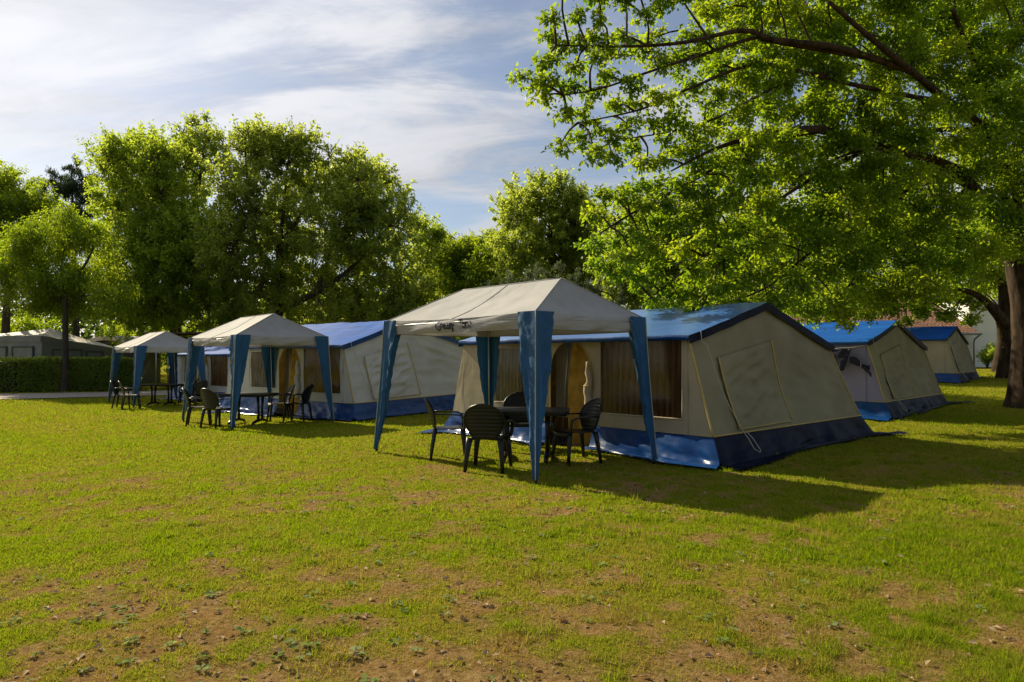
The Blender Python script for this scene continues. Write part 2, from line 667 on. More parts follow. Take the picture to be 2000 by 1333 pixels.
def make_tent(spec, label, canvas, gable_canvas, front='full', skirt='pvc_blue', side_skirt='pvc_navy', wrinkle=1.0, group='ridge tents pitched in a row'):
    He, Hp, Hr = 1.737, 2.267, 1.645
    v1, v2, Hs, L = 2.0, spec.get('v2', 4.23), .4, 4.88
    v1 = v2 * .474
    au, bv, ru, rv = .37, -.02, .25, .69
    ab, bb, rub, rvb = .58, .13, .36, 1.08
    shear = spec.get('shear', 0)
    seed = spec['loc'][0] * 3.7
    x0, y0 = spec['loc']
    root = empty('ridge_tent', (x0, y0, spec['z']), -spec['a'])
    tag(root, label, 'tent', group)
    kk = spec.get('k', 1.0)
    root.scale = (kk, kk, kk)
    cz, sz = math.cos(spec['a']) * kk, math.sin(spec['a']) * kk

    def sh(p):
        p = Vector(p)
        k = max(0, min(1, p.z / 1.0)) if p.z < 1.0 else 1
        p.z += shear * max(p.y, 0) * k
        return p

    def gnd(p):      # terrain height below a local point, in local z
        wx = x0 + cz * p[0] + sz * p[1]
        wy = y0 - sz * p[0] + cz * p[1]
        return (gz(wx, wy) - spec['z']) / kk

    def ztop(y):
        return lerp(He, Hp, y / v1) if y < v1 else lerp(Hp, Hr, (y - v1) / (v2 - v1))
    roofm = M[spec.get('roof', 'pvc_roof')]

    def gable(sgn, off=0.0, wr=1.0):
        X0 = 0 if sgn > 0 else -L

        def fn(s, t):
            yt = s * v2
            top = Vector((X0, yt, ztop(yt)))
            bot = Vector((X0 + sgn * lerp(au, ru, s), lerp(-bv, v2 + rv, s), Hs))
            p = bot.lerp(top, t)
            w = math.sin(math.pi * min(max(s, 0), 1)) ** .5 * math.sin(math.pi * min(max(t, 0), 1)) ** .5
            d = .055 * fbm(s * 2.2 + seed, t * 1.6, 1.3, 1.2, 2) * w + .038 * wrinkle * wr * fbm((s * 3 - t * 2) + seed, (t * 7 + s * 3), .4, 1.7, 3) * w
            d -= .10 * math.sin(math.pi * t) * w * .6    # cloth hangs inwards between the poles
            d += .010 * math.sin(s * 46 + 3 * t) * (1 - t) ** 2 * w
            p.x += sgn * (d + off)
            return sh(p)
        return fn
    for sgn in (1, -1):
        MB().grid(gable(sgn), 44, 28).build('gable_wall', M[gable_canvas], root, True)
    g = gable(1)
    go = gable(1, .012, .25)
    # zipped window flap on the right gable
    s0, s1, t0, t1 = .13, .46, .04, .70

    def flap(a, b):
        s = lerp(s0 + .03 * (1 - b) * 0, s1, a)
        p = go(s, lerp(t0, t1, b))
        w = math.sin(math.pi * a) ** .6 * math.sin(math.pi * b) ** .6
        p.x += .014 + .060 * wrinkle * w * fbm(a * 2 + b * 2.5 + seed, b * 6 - a * 2, .2, 1.6, 3) + .012 * w
        return p
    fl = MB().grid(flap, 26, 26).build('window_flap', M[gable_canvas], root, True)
    for a0 in (0, 1):
        MB().tube([flap(a0, k / 10) + Vector((.008, 0, 0)) for k in range(11)], .011, 6).build('zip', M['piping'], fl, True)
    MB().tube([flap(k / 10, 0) + Vector((.006, 0, 0)) for k in range(11)], .007, 6).build('zip', M['piping'], fl, True)
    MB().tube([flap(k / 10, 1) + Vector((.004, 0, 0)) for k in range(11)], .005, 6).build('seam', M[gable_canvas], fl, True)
    # long seams, corner piping
    MB().tube([g(0, 1 - k / 12) + Vector((.006, -.006, 0)) for k in range(13)], .014, 6).build('piping', M['piping'], root, True)
    MB().tube([g(k / 24, 0) + Vector((.008, 0, .004)) for k in range(25)], .011, 6).build('piping', M['piping'], root, True)
    MB().tube([g(.985, 1 - k / 12) + Vector((.006, 0, 0)) for k in range(13)], .010, 6).build('piping', M['piping'], root, True)

    # ---- front wall ------------------------------------------------
    def F(u, z, off=0.0):
        w = math.sin(math.pi * min(max((z - Hs) / (He - Hs), 0), 1))
        return sh((-u, off + .012 * wrinkle * fbm(u * 2 + seed, z * 2.5, .3, 1.5, 3) * w, z))

    def panel(mb, u0, u1, z0, z1, nu=6, nv=8):
        mb.grid(lambda s, t: F(lerp(u1, u0, s), lerp(z0, z1, t)), nu, nv)
    mb = MB()
    wins = []
    doors = []
    if front == 'full':
        wins = [(.08, 1.54, .60, 1.69, 'curtain'), (2.75, 4.0, .66, 1.60, 'curtain_grey')]
        doors = [(1.72, 2.60)]
    u = 0.0
    cuts = sorted([(w[0], w[1], 'w', w) for w in wins] + [(d[0], d[1], 'd', d) for d in doors])
    for c0, c1, kind, w in cuts:
        panel(mb, u, c0, Hs, He)
        if kind == 'w':
            panel(mb, c0, c1, Hs, w[2], 10, 3)
            panel(mb, c0, c1, w[3], He, 10, 2)
        else:
            r = (c1 - c0) / 2
            zc = 1.70 - r * 1.15
            n = 20
            inner, outer = [], []
            for k in range(n + 1):
                a = math.pi * k / n
                uu, zz = (c0 + c1) / 2 - r * math.cos(a), zc + r * 1.15 * math.sin(a)
                inner.append(F(uu, zz))
                outer.append(F(c0 + (c1 - c0) * k / n, He))
            ring(mb, inner, outer)
            MB().tube([F(c0, Hs + (zc - Hs) * k / 4, -.008) for k in range(5)] + [p + Vector((0, -.008, 0)) for p in inner[1:-1]] + [F(c1, zc - (zc - Hs) * k / 4, -.008) for k in range(5)],
                      .009, 6).build('door_piping', M['piping'], root, True)
            # sides of the doorway that stay straight below the arch
            # (the arch springs from zc)
        u = c1
    panel(mb, u, L, Hs, He, 10, 10)
    # triangular corner panels of the sloping ends
    for sgn, X0 in ((1, 0), (-1, -L)):
        a, b, c = Vector((X0, 0, He)), Vector((X0, 0, Hs)), Vector((X0 + sgn * au, -bv, Hs))
        mb.grid(lambda s, t: sh((b.lerp(c, s)).lerp(a, t) + Vector((0, .01 * fbm(s * 2 + seed, t * 4, 2, 1.5) * math.sin(math.pi * t), 0))), 8, 12)
    mb.build('front_wall', M[canvas], root, True)
    MB().tube([F(0, Hs + (He - Hs) * k / 6, -.006) for k in range(7)], .006, 5).build('seam', M[canvas], root, True)
    MB().tube([sh((au - (L + 2 * au) * k / 40, -bv - .006, Hs + .004)) for k in range(int(40 * (au + 1.75) / (L + 2 * au)))], .010, 6).build('piping', M['piping'], root, True)
    for (c0, c1, z0, z1, cm) in wins:
        fold = 15

        def cur(s, t, c0=c0, c1=c1, z0=z0, z1=z1):
            uu = lerp(c1 + .03, c0 - .03, s)
            amp = .026 + .014 * (1 - t)
            y = .062 + amp * math.sin(s * fold * 2 * math.pi + 1.5 * fbm(s * 6 + seed, t * 2, 0)) + .02 * fbm(s * 9, t * 1.4, seed)
            return sh((-uu + .02 * fbm(s * 5, t * 2, 7), y, lerp(z0 - .03, z1 + .03, t)))
        MB().grid(cur, 110, 12).build('curtain', M[cm], root, True)
        MB().grid(lambda s, t: F(lerp(c1, c0, s), lerp(z0, z1, t), .008), 10, 8).build('window_pane', M['film'], root, True)
        fr = MB()
        for a, b in (((c0, z0), (c1, z0)), ((c1, z0), (c1, z1)), ((c1, z1), (c0, z1)), ((c0, z1), (c0, z0))):
            fr.tube([F(lerp(a[0], b[0], k / 8), lerp(a[1], b[1], k / 8), -.004) for k in range(9)], .013, 6)
        fr.build('window_frame', M[canvas], root, True)
    for (c0, c1) in doors:
        # door flap rolled up and tied at the side nearer the big window
        pts = [F(c0 + .02 + .02 * math.sin(k * 1.3), lerp(.45, 1.36, k / 12), -.055) for k in range(13)]
        fd = MB().tube(pts, [.03 + .035 * math.sin(math.pi * min(1, .15 + k / 13)) + .012 * math.sin(k * 2.1) for k in range(13)], 9).build('door_flap', M[canvas], root, True)
        MB().tube([F(c0 + .02, 1.0 + .0, -.055) + Vector((math.cos(a) * .072, math.sin(a) * .072, 0)) for a in [k * math.pi / 6 for k in range(13)]], .008, 5).build('tie', M['piping'], fd, True)
        # inner sleeping tent and poles seen through the doorway
        MB().grid(lambda s, t: sh((-lerp(.25, L - .25, s), 1.05 + .04 * fbm(s * 8, t * 3, seed) + .25 * t, lerp(.03, 1.75, t))), 40, 10).build('inner_tent', M['inner'], root, True)
        wd = c1 - c0

        def icur(s, t):
            left = .60 + .10 * math.sin(t * 3.2 + .4) + .05 * fbm(1, t * 4, seed)      # drawn aside, its free edge wavy
            return sh((-(c0 - .12 + s * (wd * left + .12)), .10 + .03 * fbm(s * 5, t * 3, seed) + .02 * math.sin(s * 20), lerp(.03, 1.70, t)))
        MB().grid(icur, 24, 20).build('inner_curtain', M['inner'], root, True)
        MB().grid(lambda s, t: sh((-(c0 + wd * .3 + s * wd * .9), .30 + .03 * fbm(s * 4, t * 3, seed), lerp(.45, 1.70, t))), 12, 10).build('inner_panel', M['canvas'], root, True)
        MB().tube([sh((-(c1 - .02), .24, .02)), sh((-(c1 - .12), .22, 1.0)), sh((-(c1 - .26), .16, 1.72))], .017, 6).build('pole', M['steel'], root, True)
    MB().grid(lambda s, t: (lerp(-L, 0, s), lerp(.02, v2, t), max(.02, gnd((lerp(-L, 0, s), lerp(.02, v2, t), 0)) + .03)), 12, 12).build('groundsheet', M['floor_dark'], root)

    # ---- roof --------------------------------------------------------
    o = .07

    def slope(ya, za, yb, zb, lift=.014):
        def fn(s, t):
            p = Vector((lerp(-L - o, o, s), lerp(ya, yb, t), lerp(za, zb, t) + lift))
            w = math.sin(math.pi * t) * (.4 + .6 * math.sin(math.pi * s))
            p.z += -.035 * w + .012 * fbm(s * 6 + seed, t * 2.5, .7, 1.4, 3) * wrinkle
            return sh(p)
        return fn
    sf = (Hp - He) / v1
    MB().grid(slope(-o, He - sf * o, v1, Hp), 44, 14).build('roof', roofm, root, True)
    sr = (Hp - Hr) / (v2 - v1)
    MB().grid(slope(v2 + o, Hr - sr * o, v1, Hp), 30, 10).build('roof', roofm, root, True)
    fr_ = slope(-o, He - sf * o, v1, Hp)
    MB().grid(lambda s, t: fr_(s, 0) + Vector((0, -.012 * math.sin(t * 3) - .008 * fbm(s * 14, t, seed), -.07 * t)), 44, 4).build('roof_valance', M['pvc_blue'], root, True)
    rr_ = slope(v2 + o, Hr - sr * o, v1, Hp)
    MB().grid(lambda s, t: rr_(s, 0) + Vector((0, .01, -.085 * t)), 20, 2).build('roof_valance', M['pvc_blue'], root, True)
    for sgn, sx in ((1, 1.0), (-1, 0.0)):
        for fn_ in (fr_, rr_):
            MB().grid(lambda s, t: fn_(sx, s) + Vector((sgn * (.006 + .006 * fbm(s * 7, t, seed)), 0, -.115 * t)), 24, 3).build('rake_trim', M[side_skirt if sgn > 0 else skirt], root, True)

    # ---- mud skirts ---------------------------------------------------
    def skirt_fn(T0, T1, B0, B1, out, nf, fl_len, seed2, ends=(0, 0)):
        T0, T1, B0, B1, out = map(Vector, (T0, T1, B0, B1, out))
        Lw = (B1 - B0).length

        def fn(s, r):
            e = math.sin(math.pi * s) ** .35 if 0 < s < 1 else 0
            top, bot = T0.lerp(T1, s), B0.lerp(B1, s)
            k = r / .68
            if k <= 1:
                p = top.lerp(bot, k)
                if shear:
                    q = sh(top)
                    p.z += (q.z - top.z) * (1 - k)
                d = (.055 * fbm(s * nf + seed2, k * 1.2 + s * 2, seed2, 1.3, 4) + .024 * math.sin(s * nf * 6 + 3.5 * math.sin(s * nf * 1.7) + 2.2 * k * math.sin(s * nf * 2.3))) * math.sin(min(k, 1) * math.pi * .62) * e
                d += .035 * math.exp(-((k - .90) / .10) ** 2) * (.7 + .6 * fbm(s * nf, 3, seed2))
                p += out * d
                p.z = max(p.z, gnd(p) + .02)
                return p
            k2 = (r - .68) / .32
            wl = fl_len * (.75 + .9 * fbm(s * nf * .8 + 4, 1.7, seed2, 1.0, 2)) + (ends[0] * math.exp(-(s / .09) ** 2) + ends[1] * math.exp(-((1 - s) / .09) ** 2))
            p = bot + out * (k2 * max(wl, .03))
            zz = .022 + .030 * math.sin(k2 * 5.5 + s * nf * 2) * math.sin(math.pi * k2) + .028 * max(0, fbm(s * nf * 2, k2 * 3, seed2)) * (1 - .5 * k2)
            p.z = gnd(p) + max(zz, .012) + .012
            return p
        return fn, Lw
    segs = [((au, -bv, Hs), (-L - au, -bv, Hs), (ab, -bb, .02), (-L - ab, -bb, .02))]

    def cutfront(ua, ub, seed2, ends):
        fa, fb = (ua + au) / (L + 2 * au), (ub + au) / (L + 2 * au)
        A, B, C, D = map(Vector, segs[0])
        fn, Lw = skirt_fn(A.lerp(B, fa), A.lerp(B, fb), C.lerp(D, fa), C.lerp(D, fb), (0, -1, 0), Lw_f * (fb - fa), .17, seed2, ends)
        MB().grid(fn, max(16, int(120 * (fb - fa))), 30).build('mud_skirt', M[skirt], root, True)
    Lw_f = 6.5
    if doors:
        cutfront(-au, doors[0][0], seed + 1, (.05, .05))
        cutfront(doors[0][1], L + au, seed + 2, (.15, .55))
    else:
        cutfront(-au, L + au, seed + 1, (.35, .2))
    for sgn, X0 in ((1, 0), (-1, -L)):
        fn, Lw = skirt_fn((X0 + sgn * au, -bv, Hs), (X0 + sgn * ru, v2 + rv, Hs), (X0 + sgn * ab, -bb, .02), (X0 + sgn * rub, v2 + rvb, .02), (sgn, 0, 0), 5.0, .15, seed + 5 + sgn, (.1, .45))
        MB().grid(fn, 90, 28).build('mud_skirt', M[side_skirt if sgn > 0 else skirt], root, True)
    # rear wall
    MB().grid(lambda s, t: sh((lerp(-L, 0, s) + (1 - t) * lerp(-ru, ru, s), lerp(v2 + rv, v2, t) if t > 0 else v2 + rvb, lerp(Hs, Hr, t) if t > 0 else .03)), 12, 8).build('rear_wall', M[canvas], root, True)
    # guy lines: one hangs slack from the rake trim, its end looped on the skirt
    p0 = fr_(1, .12) + Vector((.02, 0, 0))
    p1 = g(.13, .02) + Vector((.05, 0, 0))
    pts = [p0, p0 + Vector((.012, 0, -.13))] + [p0.lerp(p1, k / 8) + Vector((.02 + .01 * math.sin(k), -.05 * math.sin(math.pi * k / 8), -.05 * math.sin(math.pi * k / 8))) for k in range(1, 9)]
    q = p1
    pts += [q + Vector((.10, .02, -.10)), q + Vector((.17, .03, -.22)), q + Vector((.21, .11, -.27)), q + Vector((.19, .16, -.25)), q + Vector((.12, .10, -.10)), q + Vector((.06, .03, .0))]
    MB().tube(pts, .006, 5).build('guy_line', M['rope'], root, True)
    return root


t0 = make_tent(TENTS[0], 'nearest ridge tent, shade-darkened gable and open arched door behind the large gazebo', 'canvas', 'canvas_shaded')
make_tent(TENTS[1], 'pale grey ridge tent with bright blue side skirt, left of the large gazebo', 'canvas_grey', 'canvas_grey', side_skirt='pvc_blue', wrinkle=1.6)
make_tent(TENTS[2], 'ridge tent with lilac front wall and laundry hanging on it', 'canvas_lilac', 'canvas_shaded', front='plain')
make_tent(TENTS[3], 'small looking farthest ridge tent on the right, by the white house', 'canvas', 'canvas_shaded', front='plain')
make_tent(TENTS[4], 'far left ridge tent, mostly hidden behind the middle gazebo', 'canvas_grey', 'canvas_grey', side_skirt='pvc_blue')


def tent_pt(spec, p):
    c, s = math.cos(spec['a']), math.sin(spec['a'])
    return Vector((spec['loc'][0] + c * p[0] + s * p[1], spec['loc'][1] - s * p[0] + c * p[1], spec['z'] + p[2]))


# laundry on the lilac tent
o = empty('hanging_towel', tent_pt(TENTS[2], (-.50, -.16, 1.05)), -TENTS[2]['a'])
tag(o, 'dark towel hanging on the lilac tent front', 'towel')
MB().shell(lambda s, t: Vector((lerp(-.26, .24, s) - .16 * (1 - t), -.03 + .03 * fbm(s * 3, t * 2, 5) + .05 * t, lerp(0, .50, t) + .03 * s)), 10, 10, .012).build('towel_cloth', M['dark_cloth'], o, True)
MB().tube([(-.30, .02, .50), (.0, .0, .545), (.25, -.0, .55), (.55, .02, .60)], .006, 5).build('line', M['rope'], o, True)
o = empty('hanging_garment', tent_pt(TENTS[2], (-.08, -.14, 1.24)), -TENTS[2]['a'])
tag(o, 'crumpled dark garment hanging beside the towel on the lilac tent', 'garment')
MB().shell(lambda s, t: Vector((lerp(-.22, .20, s), .03 * fbm(s * 5, t * 3, 2), -.16 * s + lerp(0, .17, t) * (.7 + .3 * math.sin(s * 6)) + .02)), 14, 5, .02).build('body', M['dark_cloth'], o, True)
MB().shell(lambda s, t: Vector((lerp(.02, .24, s), -.03 + .02 * fbm(s * 5, t * 3, 8), -.05 - .24 * s + lerp(0, .09, t))), 8, 4, .02).build('sleeve', M['dark_cloth'], o, True)

# ------------------------------------------------------------------ gazebos


def make_gazebo(spec, label, lettering=False):
    W, D, H, PK, gr, gs = 3.335, 2.066, 2.034, .52, .573, .13
    x0, y0 = spec['loc']
    seed = x0 * 1.3
    root = empty('gazebo', (x0, y0, spec['z']), -spec['a'])
    tag(root, label, 'gazebo', 'grey gazebos with blue corner legs')
    cz, sz = math.cos(spec['a']), math.sin(spec['a'])

    def gnd(p):
        return gz(x0 + cz * p[0] + sz * p[1], y0 - sz * p[0] + cz * p[1]) - spec['z']
    corners = {'B': Vector((0, 0, H)), 'A': Vector((-W, 0, H)), 'C': Vector((0, D, H)), 'D': Vector((-W, D, H))}
    Rr, Rl = Vector((-gr, D / 2, H + PK)), Vector((-W + gr, D / 2, H + PK - .01))
    cv = MB()

    def face(a, b, c, d, nu, nv, sd):
        def fn(s, t):
            p = a.lerp(b, s).lerp(d.lerp(c, s), t)
            n = (b - a).cross(d - a).normalized()
            w = math.sin(math.pi * s) * math.sin(math.pi * min(t * 1.0, 1)) if True else 0
            sagx = math.sin(math.pi * s) * (1 - t)
            p = p + n * (-.045 * w + .020 * fbm(s * 4 + sd, t * 3, sd, 1.5, 3) * (max(0.0, 16 * s * (1 - s) * t * (1 - t)) ** .5) + .010 * math.sin(s * 34 - t * 9) * math.exp(-(s / .22) ** 2) * math.sin(math.pi * t) * math.sin(math.pi * s))
            p.z -= .05 * sagx * .6
            return p
        cv.grid(fn, nu, nv)
        return fn
    A, B, C, D_ = corners['A'], corners['B'], corners['C'], corners['D']
    front = face(A, B, Rr, Rl, 48, 16, seed)
    face(B, C, Rr, Rr, 28, 16, seed + 1)
    face(C, D_, Rl, Rr, 40, 12, seed + 2)
    face(D_, A, Rl, Rl, 24, 12, seed + 3)
    # a seam rib over the front slope
    canopy = cv.build('canopy', M['gaz_canvas'], root, True)
    for a, b in ((B, Rr), (C, Rr), (A, Rl), (D_, Rl), (Rr, Rl)):
        MB().tube([a.lerp(b, k / 8) + Vector((0, 0, .004)) for k in range(9)], .008, 5).build('seam', M['gaz_canvas'], canopy, True)
    MB().tube([front(.5, k / 16) + Vector((0, -.001, .003)) for k in range(17)], .006, 5).build('seam', M['gaz_canvas'], canopy, True)

    def valance(P, Q, out, sd):
        out = Vector(out)

        def fn(s, t):
            p = P.lerp(Q, s)
            p.z -= .05 * .6 * math.sin(math.pi * s)
            hgt = .20 * (1 - .10 * math.sin(math.pi * s))
            wr = math.sin(math.pi * s) ** .5
            d = (.030 * math.sin(t * 2.6) + .014 * math.sin(s * 17 + t * 5 + sd) * t + .02 * fbm(s * 5 + t * 3 + sd, t * 2, sd, 1.3, 3)) * wr - .02 * t
            return p + out * d + Vector((0, 0, -hgt * t))
        return fn
    vf = valance(A, B, (0, -1, 0), seed)
    for nm, P, Q, out in (('ab', A, B, (0, -1, 0)), ('bc', B, C, (1, 0, 0)), ('cd', C, D_, (0, 1, 0)), ('da', D_, A, (-1, 0, 0))):
        f_ = valance(P, Q, out, seed + len(nm) + P.x)
        if nm == 'ab':
            vf = f_
        v = MB().grid(f_, 54, 8).build('valance', M['gaz_canvas'], root, True)
        MB().tube([f_(k / 40, 1) for k in range(41)], .006, 5).build('hem', M['gaz_canvas'], v, True)
        if nm == 'ab' and lettering:
            letters(v, f_, W)
    # legs: steel pole plus a folded cloth cover of two tapering faces
    for nm, cx, cy, sx, sy in (('A', -W, 0, -1, -1), ('B', 0, 0, 1, -1), ('C', 0, D, 1, 1), ('D', -W, D, -1, 1)):
        top = Vector((cx, cy, H))
        foot = Vector((cx + sx * gs, cy + sy * gs, 0))
        foot.z = gnd(foot)
        inn = Vector((-sx * .035, -sy * .035, 0))
        pole = MB().tube([foot + inn * .5 + Vector((0, 0, -.03)), foot.lerp(top, .5) + inn, top + inn + Vector((0, 0, -.03))], .016, 8).build('pole', M['steel'], root, True)
        MB().tube([foot + inn * .5 + Vector((0, 0, -.02)), foot + inn * .5 + Vector((0, 0, .05))], .024, 8).build('foot_cap', M['plastic'], pole, True)
        cvr = MB()
        for axis_ in (0, 1):
            dirv = Vector((-sx, 0, 0)) if axis_ == 0 else Vector((0, -sy, 0))
            outv = Vector((0, sy, 0)) if axis_ == 0 else Vector((sx, 0, 0))

            def fn(s, t, dirv=dirv, outv=outv):
                base = foot.lerp(top, t) + Vector((0, 0, .05 * (1 - t)))
                e = .012 + .022 * (t ** 3)
                base = base + Vector((sx * e, sy * e, .004 * t))
                w = lerp(.05, .33, t ** .9) + .018 * fbm(t * 3 + cx, seed, cy + axis_) * math.sin(math.pi * t)
                p = base + dirv * (w * s)
                d = (.030 * fbm(s * 2 + seed + cx + t * 2, t * 7 - s * 2, cy, 1.5, 3) + .016 * math.sin(s * 9 + t * 8 + seed)) * s * (1.0 if t < .985 else .2)
                return p + outv * (d - .012 * s * (1 - t))
            cvr.grid(fn, 12, 60)
            if axis_ == 0:
                f0 = fn
        c_ = cvr.build('leg_cover', M['gaz_leg'], root, True)
        MB().tube([f0(0, k / 16) + Vector((sx * .004, sy * .004, 0)) for k in range(17)], .007, 5).build('zip', M['zip'], c_, True)
    # roof frame under the cloth
    for a, b in ((A, B), (B, C), (C, D_), (D_, A), (Rr, Rl), (B, Rr), (C, Rr), (A, Rl), (D_, Rl)):
        MB().tube([a.lerp(b, .02) + Vector((0, 0, -.075)), a.lerp(b, .98) + Vector((0, 0, -.075))], .013, 6).build('roof_tube', M['steel'], root, True)
    return root


def letters(parent, f_, W):
    """printed words on the long valance: a small emblem and two words"""
    cu = bpy.data.curves.new('lettering', 'FONT')
    cu.body = 'easy  Tent'
    cu.size = .135
    cu.resolution_u = 3
    cu.offset = .0035
    tmp = bpy.data.objects.new('lettering', cu)
    COL.objects.link(tmp)
    dg = bpy.context.evaluated_depsgraph_get()
    me = bpy.data.meshes.new_from_object(tmp.evaluated_get(dg))
    COL.objects.unlink(tmp)
    bpy.data.objects.remove(tmp)
    xs = [v.co.x for v in me.vertices]
    wtxt = max(xs)
    bm = bmesh.new()
    bm.from_mesh(me)
    # emblem: a little tent in a ring
    n = 18
    cx, cyy, ro, ri = -.085, .035, .066, .048
    vo = [bm.verts.new((cx + ro * math.cos(2 * math.pi * k / n), cyy + ro * .8 * math.sin(2 * math.pi * k / n), 0)) for k in range(n)]
    vi = [bm.verts.new((cx + ri * math.cos(2 * math.pi * k / n), cyy + ri * .8 * math.sin(2 * math.pi * k / n), 0)) for k in range(n)]
    for k in range(n):
        bm.faces.new((vo[k], vo[(k + 1) % n], vi[(k + 1) % n], vi[k]))
    tri = [bm.verts.new(p) for p in ((cx - .042, cyy - .026, 0), (cx + .042, cyy - .026, 0), (cx + .004, cyy + .034, 0))]
    bm.faces.new(tri)
    s = .62 / wtxt
    uc = 1.23
    for v in bm.verts:
        u = uc + (wtxt - v.co.x) * s     # distance from corner B towards A
        z = .040 + v.co.y * s * 1.1
        t = 1 - min(max(z / .165, 0), 1)
        e = f_(1 - u / W, t)
        v.co = e + Vector((0, -.010, 0))
    bm.to_mesh(me)
    bm.free()
    me.materials.clear()
    me.materials.append(M['ink'])
    o = bpy.data.objects.new('lettering', me)
    link(o, parent)
    o['kind'] = 'stuff'
    return o


make_gazebo(GAZ[0], 'largest nearest gazebo with printed words on its long valance', True)
make_gazebo(GAZ[1], 'middle gazebo of the three, in front of the pale grey tent')
make_gazebo(GAZ[2], 'farthest gazebo of the three, nearest the hedge')

# ------------------------------------------------------------------ furniture


def make_chair():
    root = empty('garden_chair', (0, 0, 0))

    def seat(s, t):
        x = (s - .5) * lerp(.40, .48, t)
        y = lerp(-.21, .24, t)
        z = .43 + .012 * t - .022 * math.sin(math.pi * s) * math.sin(math.pi * t) - .035 * sstep((t - .85) / .15)
        return Vector((x, y, z))
    MB().shell(seat, 14, 12, .012).build('seat', M['plastic'], root, True)

    def hw(t):
        if t < .5:
            return lerp(.165, .268, sstep(t / .5))
        return .268 * math.sqrt(max(0.0, 1 - ((t - .5) / .5) ** 2.3)) + .002

    def back(s, t):
        w = hw(t)
        a = (s - .5) * 2
        x = a * w
        y = -.20 - .15 * t - .02 + .075 * (x / .268) ** 2
        y += .006 * math.sin(t * 60) * (1 if abs(a) < .8 else .0)
        return Vector((x, y, .415 + .475 * t - .01 * a * a))
    bk = MB().shell(back, 18, 44, .010).build('backrest', M['plastic'], root, True)
    rim = [back(0, k / 14) for k in range(2, 14)] + [back(.0 + k / 10, .985) for k in range(11)] + [back(1, 1 - k / 14) for k in range(1, 13)]
    MB().tube(rim, .014, 6).build('rim', M['plastic'], bk, True)
    for sx in (-1, 1):
        p = [back(.5 + .5 * sx, .52), Vector((sx * .283, -.13, .655)), Vector((sx * .29, .02, .648)), Vector((sx * .287, .15, .64)), Vector((sx * .28, .205, .60)), Vector((sx * .268, .215, .50)), Vector((sx * .245, .21, .42))]
        MB().sweep(p, [(.03, .03), (.05, .02), (.058, .018), (.058, .02), (.052, .024), (.048, .024), (.05, .024)], side=(1, 0, 0)).build('armrest', M['plastic'], root, True)
        for y0, y1 in ((.20, .245), (-.20, -.265)):
            MB().sweep([(sx * .205, y0, .432), (sx * .222, lerp(y0, y1, .3), .31), (sx * .24, lerp(y0, y1, .7), .14), (sx * .252, y1, -.01)], [(.085, .06), (.07, .052), (.055, .042), (.044, .036)], side=(1, 0, 0)).build('leg', M['plastic'], root, True)
    MB().sweep([(-.2, .235, .40), (0, .245, .395), (.2, .235, .40)], [(.012, .05)] * 3).build('seat_apron', M['plastic'], root, True)
    return root


def face_rot(dx, dy):
    return math.atan2(-dx, dy)


CHAIRS = [
    ((-.93, 10.42), (1, .12), 'black chair in side view with its seat facing right, left end of the near table'),
    ((-.31, 9.42), (.22, 1), 'black chair seen from behind, nearest the camera at the near table'),
    ((.90, 10.0), (-1, -.42), 'black chair right of the near blue leg, its slatted backrest turned to the camera'),
    ((.12, 11.25), (-.05, -1), 'black chair behind the near table, half hidden by a blue leg'),
    ((-7.35, 16.62), (1, .35), 'black chair left of the middle table, leftmost under the middle gazebo'),
    ((-6.62, 15.92), (.55, 1), 'black chair seen from behind, left of the near leg of the middle gazebo'),
    ((-5.72, 17.35), (-.9, -.45), 'black chair with shiny round back, right behind the middle table'),
    ((-5.22, 17.2), (-1, .1), 'black chair in side view, rightmost under the middle gazebo'),
    ((-12.62, 22.95), (1, .25), 'black chair in side view, leftmost under the far gazebo'),
    ((-12.15, 22.55), (.8, .5), 'black chair close behind the blue leg of the far gazebo, second from the left'),
    ((-11.55, 25.1), (-1, -.35), 'black chair at the right end of the farthest table'),
    ((-10.4, 23.2), (-1, .35), 'black chair beyond the left leg of the middle gazebo'),
]
proto = make_chair()
for i, (p, d, lab) in enumerate(CHAIRS):
    c = proto if i == 0 else copy_tree(proto)
    c.location = (p[0], p[1], gz(*p) + .005)
    c.rotation_euler = (0, 0, face_rot(*d))
    tag(c, lab, 'chair', 'black plastic garden chairs')


